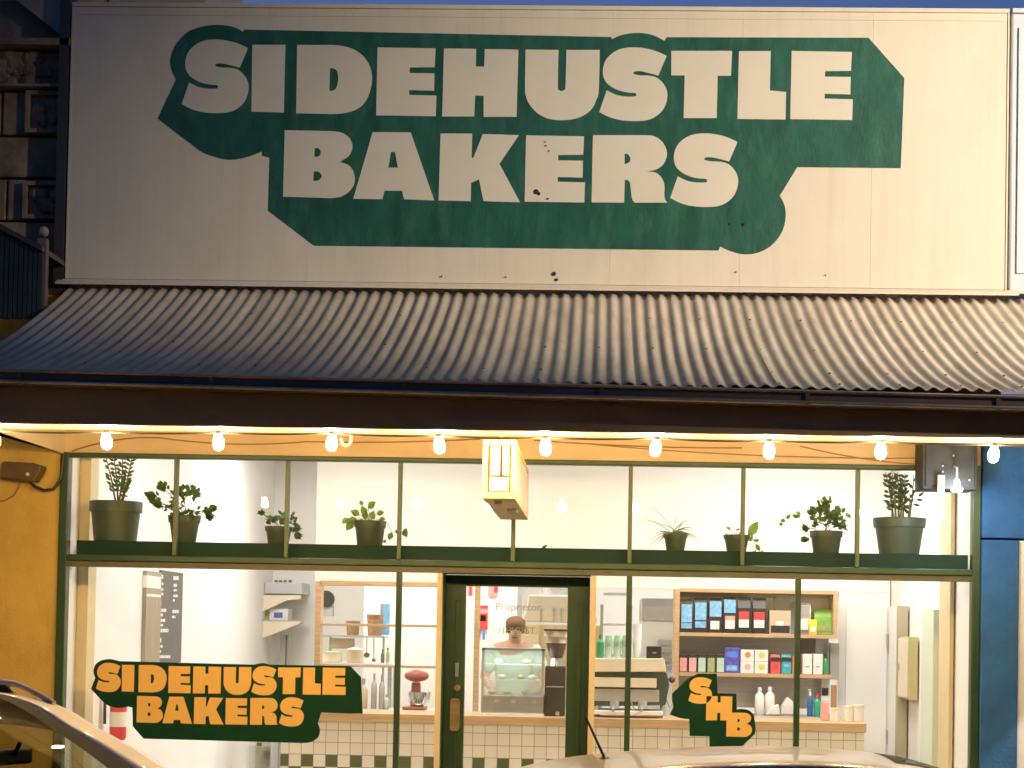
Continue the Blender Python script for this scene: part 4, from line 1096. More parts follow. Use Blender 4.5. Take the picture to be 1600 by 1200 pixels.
bottle('teal soap bottle with a reddish cap', 1277, 1084, 11, bz1, 3.15, 'bottleteal', 'red', neck=.78)
box_item('dispenser', 'white and black soap dispenser on the wall by the shelves', 'dispenser', 1283, 1060, 1297, at(1290, 1096, SY + .1).z, SY + .1, .09, 'milk', None, [(.1, .25, .8, .58, 'black', 'nozzle')])
box_item('paper_holder', 'tall grey paper towel holder on the wall right of the shelves', 'holder', 1297, 1005, 1312, at(1304, 1062, SY + .12).z, SY + .12, .1, 'greysteel')
box_item('cup_tube', 'tall brown cardboard tube standing beside the white containers', 'tube', 1299, 1070, 1308, CZ, 2.5, .05, 'brown')
for i, (x0, y0, x1) in enumerate(((1297, 1106, 1312), (1318, 1103, 1332), (1333, 1101, 1350))):
    a = pl(x0, y0, x1, y0 + 10, 2.25); zt_ = at((x0 + x1) / 2, y0, 2.25).z; r = (a[1] - a[0]) / 2
    t = thing('canister', ['squat white canister nearest the bottles on the counter', 'white canister in the middle at the counter end', 'largest white canister at the right end of the counter'][i], 'canister', ((a[0] + a[1]) / 2, 2.25, CZ), 'white canisters on the counter end')
    MB().lathe(((a[0] + a[1]) / 2, 2.25, CZ), [(r * .93, 0), (r, .01), (r * 1.0, (zt_ - CZ) * .84)], 20).build('body', 'milk', t, smooth=True)
    MB().lathe(((a[0] + a[1]) / 2, 2.25, CZ), [(r * 1.05, (zt_ - CZ) * .84), (r * 1.05, (zt_ - CZ) * .98), (r * .9, zt_ - CZ)], 20).build('lid', 'cream2', t, smooth=True)
box_item('carton', 'honey coloured card box beside the bottles on the counter', 'box', 1284, 1097, 1296, CZ, 2.3, .1, 'pink')

# ----------------------------------------------------------------- espresso machine, grinder, display case
EM = thing('espresso_machine', 'dark green espresso machine with cream panels on the counter', 'espresso machine', (at(985, 1100, 2.35).x, 2.35, CZ))
def part(x0, y0, x1, y1, Y, dep, name, m, par, bev=.006):
    a = pl(x0, y0, x1, y1, Y); return MB().box(a[0], a[1], Y, Y + dep, a[2], a[3]).build(name, m, par, bevel=bev)
a = pl(928, 1052, 1042, 1100, 2.2)
pts_ = [(928, 1051), (1042, 1051), (1046, 1070), (1040, 1102), (928, 1104)]
MB().prism([at(px, py, 2.2) for px, py in pts_], (0, .4, 0)).build('body', 'machine', EM, bevel=.01)
a = [at(px, py, 2.16) for px, py in ((926, 1029), (1038, 1029), (1041, 1050), (926, 1050))]
MB().prism(a, (0, .46, 0)).build('cup_tray', 'cream2', EM, bevel=.006)
part(926, 1059, 1026, 1074, 2.17, .029, 'panel', 'cream2', EM, .003)
part(926, 1077, 1030, 1096, 2.185, .014, 'splash_panel', 'greysteel', EM, .002)
dz_ = at(985, 1112, 2.16)
a = pl(926, 1111, 1036, 1117, 2.1); MB().box(a[0], a[1], 2.1, 2.55, a[2], a[3]).build('drip_tray', 'milk', EM, bevel=.004)
b = MB()
for x in (960, 1004):
    q = at(x, 1100, 2.2); b.lathe((q.x, 2.2, q.z - .035), [(.034, 0), (.038, .02), (.038, .06)], 14); b.tube([(q.x, 2.19, q.z - .015), (q.x - .01, 2.09, q.z - .03), (q.x - .012, 2.04, q.z - .045)], .012, 8)
b.build('group_head', 'greysteel', EM, smooth=True)
for x, y1, xe in ((986, 1124, 996), (1040, 1112, 1050)):
    q = at(x, 1092, 2.2); e_ = at(xe, y1, 2.1)
    MB().tube([q, Vector((q.x + .01, 2.14, (q.z + e_.z) / 2 + .03)), Vector((e_.x, 2.1, max(e_.z, CZ + .01)))], .006, 8).build('steam_wand', 'chrome', EM, smooth=True)
for x in (932, 1037):
    q = at(x, 1120, 2.2)
    for y in (2.22, 2.52):
        MB().lathe((q.x, y, CZ), [(.028, 0), (.02, .012), (.02, max(.02, at(985, 1103, 2.2).z - CZ))], 10).build('foot', 'greysteel', EM)
q = at(1050, 1062, 2.25); MB().ball((q.x, 2.25, q.z), .028, 12, 8).build('knob', 'machine', EM, smooth=True)
MB().box(q.x - .06, q.x, 2.24, 2.26, q.z - .006, q.z + .006).build('knob_stem', 'chrome', EM)
ez = at(985, 1029, 2.3).z
bottle('green plastic bottle on top of the espresso machine', 938, 992, 12, ez, 2.3, 'bottlegreen', 'bottlegreen', neck=.8)
for i, x in enumerate((951, 965, 978)):
    c = at(x, 993, 2.3); r = 6.4 * (14.3) / F; h = c.z - ez
    t = thing('takeaway_cup_stack', ['stack of pale green cups nearest the green bottle', 'stack of pale green cups in the middle', 'stack of pale green cups at the right beside the mullion'][i], 'cups', (c.x, 2.3, ez), 'cup stacks on the espresso machine')
    MB().lathe((c.x, 2.3, ez), [(r * .8, .001), (r * .95, h * .45), (r, h * .45), (r, h * .5)], 16).build('cup', 'mint', t, smooth=True)
    MB().lathe((c.x, 2.3, ez), [(r * .9, h * .5), (r, h * .72), (r * .98, h * .76), (r * .7, h)], 16).build('lid', 'palegreen', t, smooth=True)
t = box_item('canister', 'black square canister on the right of the espresso machine', 'canister', 1010, 1010, 1034, ez, 2.25, .14, 'black', None, [(.4, .45, .65, .55, 'greysteel', 'emblem')])
q = at(995, 1000, 2.35); t = thing('paper_cup_stack', 'tall white stack of paper cups between green cups and black canister', 'cups', (q.x, 2.35, ez))
MB().lathe((q.x, 2.35, ez), [(.03, .001), (.036, .05), (.034, .06), (.038, .15), (.036, .16), (.04, .28)], 16).build('cup_stack', 'milk', t, smooth=True)
GR = thing('coffee_grinder', 'tall black coffee grinder with smoky hopper beside the display case', 'grinder', (at(866, 1100, 2.2).x, 2.25, CZ))
g = pl(851, 1041, 883, 1100, 2.15); MB().box(g[0], g[1], 2.15, 2.4, CZ, g[3]).build('body', 'black', GR, bevel=.01)
part(853, 1072, 881, 1074, 2.145, .004, 'seam', 'greysteel', GR, 0); part(868, 1112, 874, 1118, 2.145, .004, 'emblem', 'greysteel', GR, 0)
q = at(869, 1028, 2.27); hh = at(869, 1005, 2.27).z - q.z
MB().lathe((q.x, 2.27, q.z), [(.05, 0), (.055, .01), (.085, hh), (.088, hh)], 18).build('hopper', mat('smoky plastic', (.1, .06, .05), .3, var=.2), GR, smooth=True)
MB().lathe((q.x, 2.27, g[3]), [(.05, 0), (.04, (q.z - g[3]))], 14).build('collar', 'steel', GR)
q2 = at(869, 990, 2.27); MB().lathe((q.x, 2.27, q.z + hh), [(.075, .001), (.075, .05), (.1, .052), (.1, q2.z - q.z - hh + .02)], 16).build('lid', 'cream2', GR, smooth=True)
MB().box(q.x - .1, q.x + .1, 2.17, 2.37, q2.z + .021, q2.z + .035).build('lid_plate', 'black', GR)
DC = thing('display_case', 'glass cake display case with curved front on the counter', 'display case', (at(800, 1100, 2.2).x, 2.3, CZ))
d0, d1, _, dz1 = pl(752, 1013, 850, 1100, 2.1)
dzb = at(800, 1087, 2.1).z
MB().box(d0 + .02, d1, 2.1, 2.62, CZ + .02, dzb).build('base', 'steel', DC, bevel=.004)
MB().box(d0 + .005, d1 + .005, 2.085, 2.63, CZ, CZ + .019).build('plinth', 'milk', DC)
for x in (d0, d1 - .02):
    MB().box(x, x + .022, 2.12, 2.15, CZ + .02 if x == d0 else dzb, dz1).build('corner_post', 'greysteel', DC)
MB().box(d0, d1, 2.12, 2.6, dz1 - .018, dz1).build('top_frame', 'greysteel', DC)
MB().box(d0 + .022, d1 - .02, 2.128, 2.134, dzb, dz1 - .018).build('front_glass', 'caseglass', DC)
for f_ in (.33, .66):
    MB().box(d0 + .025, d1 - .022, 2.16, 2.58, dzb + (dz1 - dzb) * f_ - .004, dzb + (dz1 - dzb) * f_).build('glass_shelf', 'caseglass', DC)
for i, (fx, f_, m_) in enumerate(((.15, 0, 'orange'), (.4, 0, 'beige'), (.7, 0, 'brown'), (.85, 0, 'beige'), (.3, .33, 'beige'), (.62, .33, 'brown'), (.8, .33, 'lemon'), (.25, .66, 'beige'), (.7, .66, 'brown'))):
    x = d0 + (d1 - d0) * fx; z0 = dzb + (dz1 - dzb) * f_ + .001
    t = tag(MB().ball((x, 2.3, z0 + .02), .036, 12, 8, (1, 1, .55)).build('pastry', {'brown': 'wicker', 'beige': 'creamwood', 'orange': 'pink', 'lemon': 'cream2'}[m_], None, smooth=True), ['pinkish bun low at the left of the display case', 'pale bun low in the middle left of the case', 'brown bun low in the middle right of the case', 'pale bun low at the right of the case', 'pale bun on the middle glass shelf, left', 'brown bun on the middle glass shelf', 'cream bun on the middle glass shelf, right', 'pale bun on the top glass shelf, left', 'brown bun on the top glass shelf, right'][i], 'pastry', 'pastries in the display case')
l = bpy.data.lights.new('case_light', 'AREA'); l.shape = 'RECTANGLE'; l.size = d1 - d0 - .08; l.size_y = .1; l.energy = 5; l.color = (.9, 1, .98)
lo = bpy.data.objects.new('case_light', l); COL.objects.link(lo); lo.location = ((d0 + d1) / 2, 2.2, dz1 - .025); lo.rotation_euler = (rad(12), 0, 0)
for fx in (.25, .52, .85):
    x = d0 + (d1 - d0) * fx
    MB().box(x - .02, x + .02, 2.094, 2.0995, CZ + .1, CZ + .125).build('base_knob', 'greysteel', DC)

# ----------------------------------------------------------------- the person behind the case
def skin(name, verts, edges, radii, m, parent, sub=2):
    me = bpy.data.meshes.new(name); me.from_pydata([Vector(v) for v in verts], edges, [])
    o = bpy.data.objects.new(name, me); COL.objects.link(o)
    s = o.modifiers.new('skin', 'SKIN'); s.use_smooth_shade = True
    for i, r in enumerate(radii):
        me.skin_vertices[0].data[i].radius = r if isinstance(r, tuple) else (r, r)
    me.skin_vertices[0].data[0].use_root = True
    ss = o.modifiers.new('sub', 'SUBSURF'); ss.levels = sub; ss.render_levels = sub
    dg = bpy.context.evaluated_depsgraph_get(); dg.update()
    m2 = bpy.data.meshes.new_from_object(o.evaluated_get(dg)); bpy.data.objects.remove(o)
    mb = MB().add([v.co for v in m2.vertices], [list(p.vertices) for p in m2.polygons])
    return mb.build(name, m, parent, smooth=True)
HY = 2.95
hd = at(806, 985, HY); shz = at(806, 1012, HY).z; PXc = at(803, 1040, HY).x
PE = thing('person', 'person in a mint shirt leaning over behind the cake display case', 'person', (PXc, HY, .02))
hzc = hd.z
V_ = [(PXc, HY + .02, .95), (PXc, HY + .03, 1.12), (PXc, HY + .01, 1.3), (PXc, HY - .02, shz - .02), (hd.x - .005, HY - .05, shz + .05), (hd.x, HY - .07, hzc - .04), (hd.x, HY - .08, hzc + .03), (hd.x, HY - .075, hzc + .085),
      (PXc - .17, HY - .01, shz - .03), (PXc - .25, HY - .04, shz - .25), (PXc - .12, HY - .3, shz - .4), (PXc - .07, HY - .36, shz - .42),
      (PXc + .17, HY - .01, shz - .03), (PXc + .26, HY - .05, shz - .24), (PXc + .24, HY - .31, shz - .42), (PXc + .22, HY - .38, shz - .44),
      (PXc - .09, HY + .02, .85), (PXc - .1, HY + .01, .48), (PXc - .1, HY + .03, .1), (PXc - .1, HY - .12, .06),
      (PXc + .09, HY + .02, .85), (PXc + .1, HY + .01, .48), (PXc + .1, HY + .03, .1), (PXc + .1, HY - .12, .06)]
E_ = [(0, 1), (1, 2), (2, 3), (3, 4), (4, 5), (5, 6), (6, 7), (3, 8), (8, 9), (9, 10), (10, 11), (3, 12), (12, 13), (13, 14), (14, 15), (0, 16), (16, 17), (17, 18), (18, 19), (0, 20), (20, 21), (21, 22), (22, 23)]
Rr = [(.15, .11), (.14, .1), (.16, .11), (.13, .09), .05, (.062, .07), (.072, .085), (.055, .065), .065, .045, .035, .03, .065, .045, .035, .03, .085, .058, .042, .035, .085, .058, .042, .035]
body = skin('body', V_, E_, Rr, 'skin', PE)
fg = MB()
for sx, (hx_, hy_, hz_) in ((-1, V_[11]), (1, V_[15])):
    fg.ball((hx_, hy_ - .04, hz_ - .005), .04, 10, 6, (.95, 1.1, .45))
    for k in range(4):
        x = hx_ + (k - 1.5) * .019
        L_ = (.062, .075, .07, .055)[k]
        fg.tube([(x, hy_ - .07, hz_), (x, hy_ - .07 - L_ * .5, hz_ + .004), (x, hy_ - .07 - L_, hz_ - .016)], .0085, 7, .0065)
    fg.tube([(hx_ - sx * .03, hy_ - .03, hz_), (hx_ - sx * .055, hy_ - .06, hz_ - .004), (hx_ - sx * .055, hy_ - .085, hz_ - .012)], .0095, 7, .008)
fg.build('hands', 'skin', PE, smooth=True)
fc = MB()
fc.ball((hd.x - .022, HY - .155, hzc - .028), .017, 8, 6, (.8, 1.1, 1.5)); 
for s in (-1, 1): fc.ball((hd.x + s * .074, HY - .075, hzc + .0), .02, 8, 6, (.5, .8, 1.3))
fc.build('nose_and_ears', 'skin', PE, smooth=True)
ey = MB()
for s in (-1, 1): ey.ball((hd.x + s * .028, HY - .15, hzc + .01), .007, 8, 6); ey.box(hd.x + s * .028 - .014, hd.x + s * .028 + .014, HY - .156, HY - .15, hzc + .027, hzc + .031)
ey.box(hd.x - .022, hd.x + .022, HY - .152, HY - .14, hzc - .066, hzc - .058)
ey.build('facial_features', 'hair', PE)
hr = MB(); hr.ball((hd.x, HY - .06, hzc + .03), .086, 14, 10, (1, 1.08, .98)); hair = hr.build('hair', 'hair', PE, smooth=True)
MB().ball((hd.x, HY - .075, hzc + .062), .084, 14, 10, (1.02, 1.1, .72)).build('cap', 'cap', PE, smooth=True)
V2 = [V_[i] for i in (0, 1, 2, 3, 8, 9, 12, 13)]
V2[5] = tuple(Vector(V_[8]) + (Vector(V_[9]) - Vector(V_[8])) * .85); V2[7] = tuple(Vector(V_[12]) + (Vector(V_[13]) - Vector(V_[12])) * .85)
skin('shirt', V2, [(0, 1), (1, 2), (2, 3), (3, 4), (4, 5), (3, 6), (6, 7)], [(.165, .125), (.16, .115), (.178, .125), (.145, .102), .085, .07, .085, .07], 'shirt', PE)
V3 = [V_[0], V_[16], V_[17], V_[18], V_[20], V_[21], V_[22]]
skin('trousers', V3, [(0, 1), (1, 2), (2, 3), (0, 4), (4, 5), (5, 6)], [(.16, .12), .098, .075, .062, .098, .075, .062], 'trouser', PE)

# ----------------------------------------------------------------- kitchen beyond the hatch
KY = 5.6
kz = at(560, 993, KY).z
KS = thing('kitchen_shelf', 'thin steel wall shelf with baskets seen through the hatch', 'shelf', (at(550, 993, KY).x, KY + .15, kz))
a = pl(503, 990, 600, 994, KY); MB().box(a[0], a[1], KY, KY + .36, kz - .02, kz).build('shelf_board', 'greysteel', KS)
for x in (a[0] + .03, a[1] - .05): MB().box(x, x + .02, KY + .3, KY + .34, .02, kz - .021).build('upright', 'greysteel', KS)
a = pl(511, 994, 548, 1014, KY); MB().box(a[0], a[1], KY + .28, KY + .3, a[2], a[3] - .022).build('back_sheet', 'beige', KS)
def basket(label, x0, y0, x1, z0, Y):
    a = pl(x0, y0, x1, y0 + 5, Y); r = (a[1] - a[0]) / 2; h = at((x0 + x1) / 2, y0, Y).z - z0
    t = thing('basket', label, 'basket', ((a[0] + a[1]) / 2, Y + .16, z0), 'wicker baskets on the kitchen shelf')
    MB().lathe(((a[0] + a[1]) / 2, Y + .16, z0), [(r * .82, .001), (r * .95, h * .8), (r * .9, h * .82)], 18).build('body', 'wicker', t, smooth=True)
    MB().lathe(((a[0] + a[1]) / 2, Y + .16, z0), [(r * .95, h * .8), (r, h * .84), (r, h), (r * .92, h), (r * .9, h * .84)], 18).build('rim', 'brown', t, smooth=True)
basket('shorter brown wicker basket on the kitchen shelf', 537, 970, 559, kz, KY)
basket('taller brown wicker basket on the kitchen shelf', 570, 960, 596, kz, KY)
tk = at(602, 943, KY + .3); a = pl(594, 943, 609, 992, KY + .3)
TW = thing('tea_towel', 'light blue cloth hanging on the white kitchen wall', 'cloth', (tk.x, KY + .3, a[2]))
MB().box(a[0] + .02, a[1], KY + .3, KY + .31, a[2], a[3]).build('cloth', 'lightblue', TW); MB().box(a[0], a[0] + .018, KY + .29, KY + .312, a[2], a[3]).build('edge_strip', 'greysteel', TW)
# bench in the kitchen with pots and mixer
kbz = at(580, 1036, KY - .3).z
KB = thing('kitchen_bench', 'white kitchen bench with steel top behind the hatch', 'bench', (at(590, 1036, KY).x, KY, .02))
a = pl(498, 1036, 612, 1040, KY - .3); MB().box(a[0], a[1], KY - .3, KY + .26, kbz - .04, kbz).build('bench_top', 'milk', KB)
for x in (a[0], a[1] - .04):
    for y in (KY - .28, KY + .2): MB().box(x, x + .04, y, y + .04, .02, kbz - .041).build('leg', 'steel', KB)
def tub(label, x0, y0, x1, z0, Y, m, lid, cat='pot', name='pot'):
    a = pl(x0, y0, x1, y0 + 5, Y); r = (a[1] - a[0]) / 2; h = at((x0 + x1) / 2, y0, Y).z - z0; c = ((a[0] + a[1]) / 2, Y + r, z0)
    t = thing(name, label, cat, c)
    MB().lathe(c, [(r * .9, .001), (r, .01), (r, h * .8)], 20).build('body', m, t, smooth=True)
    MB().lathe(c, [(r * 1.03, h * .8), (r * 1.03, h * .86), (r * .3, h * .96), (r * .12, h)], 20).build('lid', lid, t, smooth=True)
tub('cream enamel pot with a dark lid on the kitchen bench', 502, 1017, 533, kbz, KY - .28, 'cream2', 'sage')
tub('pale beige tub in the middle of the kitchen bench', 540, 1011, 567, kbz, KY - .28, 'beige', 'cream2', 'tub', 'tub')
for i, (x, y0, y1, lb) in enumerate(((573, 1003, 1022, 'round dark ladle hanging under the kitchen shelf'), (584, 1003, 1030, 'long thin whisk hanging under the kitchen shelf'))):
    q = at(x, y0, KY + .2); e_ = at(x, y1, KY + .2)
    t = thing('utensil', lb, 'utensil', (q.x, KY + .2, e_.z), 'hanging kitchen utensils')
    MB().tube([(q.x, KY + .2, kz - .022), e_], .006, 6).build('handle_rod', 'greysteel', t); MB().ball((e_.x, KY + .2, e_.z - .01), .03 if i == 0 else .02, 10, 8, (1, .8, .9)).build('bowl', 'board', t, smooth=True)
for i, (x, y) in enumerate(((598, 1015), (606, 1012))):
    bottle(['dark oil bottle at the right end of the kitchen bench', 'tall sage bottle at the right end of the kitchen bench'][i], x, y, 6, kbz, KY - .2, ['board', 'sage'][i], 'black')
clk = at(510, 936, KY + 1.0)
t = thing('wall_dispenser', 'black topped pale dispenser on the white kitchen wall', 'dispenser', (clk.x, KY + 1, clk.z - .1))
MB().lathe((clk.x, KY + 1.0, clk.z), [(.001, -.05), (.09, -.05), (.09, 0)], 18, 'Y').build('cover', 'black', t); MB().box(clk.x - .075, clk.x + .075, KY + .97, KY + 1.05, clk.z - .18, clk.z - .03).build('roll', 'greysteel', t)
# stand mixer on the far end of the counter back ledge
ML = at(652, 1108, 3.2).z
b_ = pl(630, 1104, 688, 1110, 2.95)
LD = thing('steel_trolley', 'low steel trolley shelf behind the left of the counter', 'trolley', ((b_[0] + b_[1]) / 2, 3.1, .02))
MB().box(at(575, 1108, 2.95).x, b_[1], 2.95, 3.35, ML - .03, ML).build('top', 'steel', LD)
for x in (at(575, 1108, 2.95).x, b_[1] - .03):
    for y in (2.96, 3.31): MB().box(x, x + .03, y, y + .03, .02, ML - .031).build('leg', 'steel', LD)
MX = thing('stand_mixer', 'dusky red stand mixer with a steel bowl left of the door', 'mixer', (at(650, 1100, 3.1).x, 3.1, ML))
q = at(651, 1056, 3.1)
MB().ball((q.x, 3.1, q.z), .085, 14, 10, (1.25, .8, .62)).build('motor_head', 'mixer', MX, smooth=True)
x0_, x1_, _, z1_ = pl(641, 1066, 656, 1096, 3.15)
MB().prism([(x0_, 3.14, ML + .03), (x1_ + .01, 3.14, ML + .03), (x1_, 3.14, z1_), (x0_ + .01, 3.14, z1_)], (0, .1, 0)).build('pillar', 'mixer', MX, bevel=.012)
MB().box(x0_ - .05, x1_ + .06, 2.98, 3.25, ML + .001, ML + .03).build('base', 'mixer', MX, bevel=.01)
MB().lathe((q.x + .03, 3.05, ML + .03), [(.05, 0), (.085, .03), (.1, .12), (.104, .125), (.095, .12)], 20).build('bowl', 'chrome', MX, smooth=True)
for i, (x, y, w2) in enumerate(((568, 1060, 14), (585, 1052, 9), (597, 1054, 9), (604, 1085, 8))):
    bottle(['squat brownish jar beside the long sticker', 'tall grey jar beside the squat brownish jar', 'tall grey jar just left of the mullion', 'short jar close to the mullion'][i], x, y, w2, ML, 3.1, ['beige', 'greysteel', 'greysteel', 'mint'][i], 'greysteel', 'jar', 'jar', grp='jars behind the counter')

# notices and ducts seen through the door
def sheet(name, label, x0, y0, x1, y1, Y, m, parts=(), cat='notice'):
    a = pl(x0, y0, x1, y1, Y); t = thing(name, label, cat, ((a[0] + a[1]) / 2, Y, a[2]))
    MB().box(a[0], a[1], Y, Y + .004, a[2], a[3]).build('sheet', m, t)
    for (fx0, fz0, fx1, fz1, pm) in parts:
        MB().box(a[0] + (a[1] - a[0]) * fx0, a[0] + (a[1] - a[0]) * fx1, Y - .003, Y - .0005, a[2] + (a[3] - a[2]) * fz0, a[2] + (a[3] - a[2]) * fz1).build('print', pm, t)
WP = thing('passage_wall', 'white kitchen screen wall seen through the door', 'wall', (-.9, 6.3, .02))
wx0, wx1 = at(748, 1000, 6.3).x, at(812, 1000, 6.3).x
MB().box(wx0 - 1.2, wx1, 6.3, 6.38, .02, 3.3).build('panel', 'white', WP)
MB().box(wx1 - .03, wx1 + .02, 6.27, 6.3, .02, 3.3).build('edge_post', 'greysteel', WP)
sheet('notice', 'red and pink printed notice on the white wall inside the door', 744, 946, 762, 984, 6.28, 'lightred', [(0, .0, 1, .68, 'red'), (0, .88, 1, 1, 'red'), (.2, .35, .85, .6, 'lightred')])
sheet('notice', 'small red sticker high on the wall behind the door glass', 763, 914, 778, 931, 6.28, 'lightred', [(.6, .3, 1, 1, 'red')])
sheet('notice', 'narrow red sign beside the timber post behind the door', 730, 912, 739, 932, 6.2, 'lightred', [(.4, .1, .8, .8, 'red')])
for i, x in enumerate((749, 756)):
    q0_, q1_ = at(x, 984, 6.25), at(x, 1000, 6.25)
    tag(MB().box(q0_.x - .012, q0_.x + .012, 6.24, 6.25, q1_.z, q0_.z).build('pen', ['board', 'bluep'][i]), ['dark marker hanging below the red notice', 'blue marker hanging below the red notice'][i], 'marker')
DU = thing('extractor_hood', 'pale steel extractor hood and duct high in the kitchen', 'hood', (at(850, 960, 5.4).x, 5.6, 1.9))
a = pl(818, 930, 885, 972, 5.4)
MB().prism([(a[0], 5.4, a[2]), (a[1] + .3, 5.4, a[2]), (a[1] + .3, 5.4, a[2] + .05), (a[1] + .1, 5.4, a[3]), (a[0] + .05, 5.4, a[3])], (0, .6, 0)).build('canopy', 'cream2', DU, bevel=.01)
MB().lathe((a[0] + .3, 5.7, a[3]), [(.13, 0), (.13, 1.2)], 18).build('duct', 'steel', DU, smooth=True)
for px in (845, 865, 877):
    q = at(px, 960, 5.39); MB().box(q.x - .008, q.x + .008, 5.385, 5.399, q.z - .08, q.z + .06).build('rib', 'greysteel', DU)
OV = thing('oven', 'cream front oven cabinet in the kitchen behind the person', 'oven', (at(850, 1010, 5.4).x, 5.7, .02))
a = pl(815, 976, 890, 1060, 5.4); MB().box(a[0], a[1] + .3, 5.4, 6.0, .02, a[3]).build('body', 'creamwood', OV, bevel=.01)
for x in (844, 866): part(x, 978, x + 2, 1060, 5.39, .009, 'door_gap', 'beige', OV, 0)
part(818, 992, 842, 1012, 5.385, .014, 'door_panel', 'cream2', OV, .003)
SK = thing('bread_rack', 'grey steel rack of trays beyond the espresso machine', 'rack', (at(1015, 1000, 5.2).x, 5.4, .02))
rx0, rx1, rz0, rz1 = pl(940, 945, 985, 1020, 5.2)
for x in (rx0, rx1):
    for y in (5.2, 5.6): MB().box(x - .015, x + .015, y - .015, y + .015, .02, rz1).build('upright', 'greysteel', SK)
for i in range(6): MB().box(rx0 + .016, rx1 - .016, 5.2, 5.6, .5 + i * .3, .52 + i * .3).build('tray', 'steel', SK)
FR = thing('cold_room', 'grey panelled cold room block behind the espresso machine', 'cold room', (at(1025, 950, 4.9).x, 5.2, .02))
a = pl(1003, 935, 1050, 970, 4.9); MB().box(a[0], a[1] + .6, 4.9, 5.9, a[2], a[3]).build('grey_panel', 'greysteel', FR)
MB().box(a[0], a[1] + .6, 4.92, 5.9, .02, a[2] - .003).build('lower_panel', 'milk', FR)
for i in range(4): part(1028, 1000 + i * 13, 1050, 1008 + i * 13, 4.88, .03, 'drawer', 'greysteel', FR, .003)

# ----------------------------------------------------------------- left wall
XL = X0 + .004
def onwall(px, py): return atX(px, py, XL)
def wall_rect(x0, y0, x1, y1, d, name, m, par):
    p = onwall(x0, (y0 + y1) / 2); q = onwall(x1, (y0 + y1) / 2); xm = (x0 + x1) / 2
    return MB().box(XL, XL + d, p.y, q.y, onwall(xm, y1).z, onwall(xm, y0).z).build(name, m, par)
c = onwall(262, 1032)
MN = thing('menu_board', 'tall grey menu board with white lines of writing on the left wall', 'menu board', c)
wall_rect(247, 893, 281, 1036, .02, 'board', 'board', MN)
random.seed(3)
def wline(x0, y0, x1, y1):
    n = max(1, int((x1 - x0) / 2.6)); xs_ = x0
    while xs_ < x1 - .8:
        w2 = min(random.uniform(1.6, 4.2), x1 - xs_)
        a = atX(xs_, y0, XL + .021); b = atX(xs_ + w2, y0, XL + .021); c2 = atX(xs_, y1, XL + .021)
        wr.box(XL + .0205, XL + .022, a.y, b.y, c2.z, a.z); xs_ += w2 + .7
wr = MB()
for x0, y0, x1, y1 in ((249, 898, 256, 904), (250, 910, 255, 914), (250, 919, 255, 923), (250, 926, 255, 930), (248, 938, 252, 947), (247.5, 951, 261, 956), (247.5, 958.5, 255, 963), (247.5, 967, 259, 971.5), (247.5, 975, 255, 978.5), (247.5, 982.5, 263, 988), (247.5, 997, 252, 1004), (247.5, 1008, 254, 1012), (247.5, 1016, 252, 1020), (247.5, 1024, 266, 1028.5), (271, 900, 279, 906), (271.5, 912, 276, 917), (271.5, 920.5, 276, 924), (271, 929, 279, 933), (270.5, 936, 274, 940), (269.5, 953, 279.5, 958), (269, 962, 274, 966)):
    wline(x0, y0, x1, y1)
wr.build('writing', 'paper', MN)
MI = thing('steel_strip', 'tall brushed steel panel beside the menu board on the left wall', 'panel', onwall(234, 1034))
wall_rect(222, 893, 245.5, 1045, .03, 'panel', mat('warm steel', (.38, .33, .24), .5, metal=.4, var=.2, scale=6, stretch=(1, 9, .5)), MI)
wall_rect(223, 900, 245, 919, .034, 'notice', 'paper', MI); wall_rect(223, 928.5, 245, 932.5, .034, 'cross_strip', 'paper', MI)
fe = onwall(160, 1120)
FEX = thing('fire_extinguisher', 'red fire extinguisher with white label on the wall behind the left window', 'fire extinguisher', (XL + .12, fe.y, fe.z - .17))
c = Vector((XL + .12, fe.y, fe.z - .17))
MB().lathe(c, [(.05, 0), (.062, .02), (.062, .3), (.045, .35), (.022, .37), (.022, .4)], 18).build('cylinder', 'red', FEX, smooth=True)
MB().lathe(c, [(.0632, .1), (.0632, .21)], 18).build('label', 'paper', FEX, smooth=True)
MB().box(c.x - .02, c.x + .07, c.y - .015, c.y + .015, c.z + .4, c.z + .425).build('lever', 'black', FEX)
MB().tube([(c.x - .02, c.y, c.z + .39), (c.x - .09, c.y - .05, c.z + .37), (c.x - .085, c.y - .06, c.z + .12)], .012, 8).build('hose', 'black', FEX, smooth=True)
# steel wall shelf, hood and towel dispenser on the left wall further back
y0_ = onwall(410, 985).y; y1_ = y0_ + 1.4
WS = thing('steel_wall_shelf', 'steel wall shelf on triangular brackets in the side passage', 'shelf', (XL, y0_, 1.7))
zsh = onwall(410, 969).z; dpt = (470 - 408) * (y0_ + DIST) / F
MB().box(XL, XL + dpt, y0_, min(y1_, 7.9), zsh - .012, zsh).build('shelf_board', 'steel', WS)
for y in (y0_, min(y1_, 7.9) - .3):
    MB().prism([(XL, y, zsh - .013), (XL + dpt * .95, y, zsh - .013), (XL + dpt * .95, y, zsh - .03), (XL, y, zsh - .2)], (0, .012, 0)).build('bracket', 'cream2', WS)
zs_ = at(435, 962, y0_ + .1).z
a = pl(421, 950, 450, 966, y0_ + .12)
t = thing('carton', 'white printed carton on the steel wall shelf', 'box', ((a[0] + a[1]) / 2, y0_ + .2, zsh + .001))
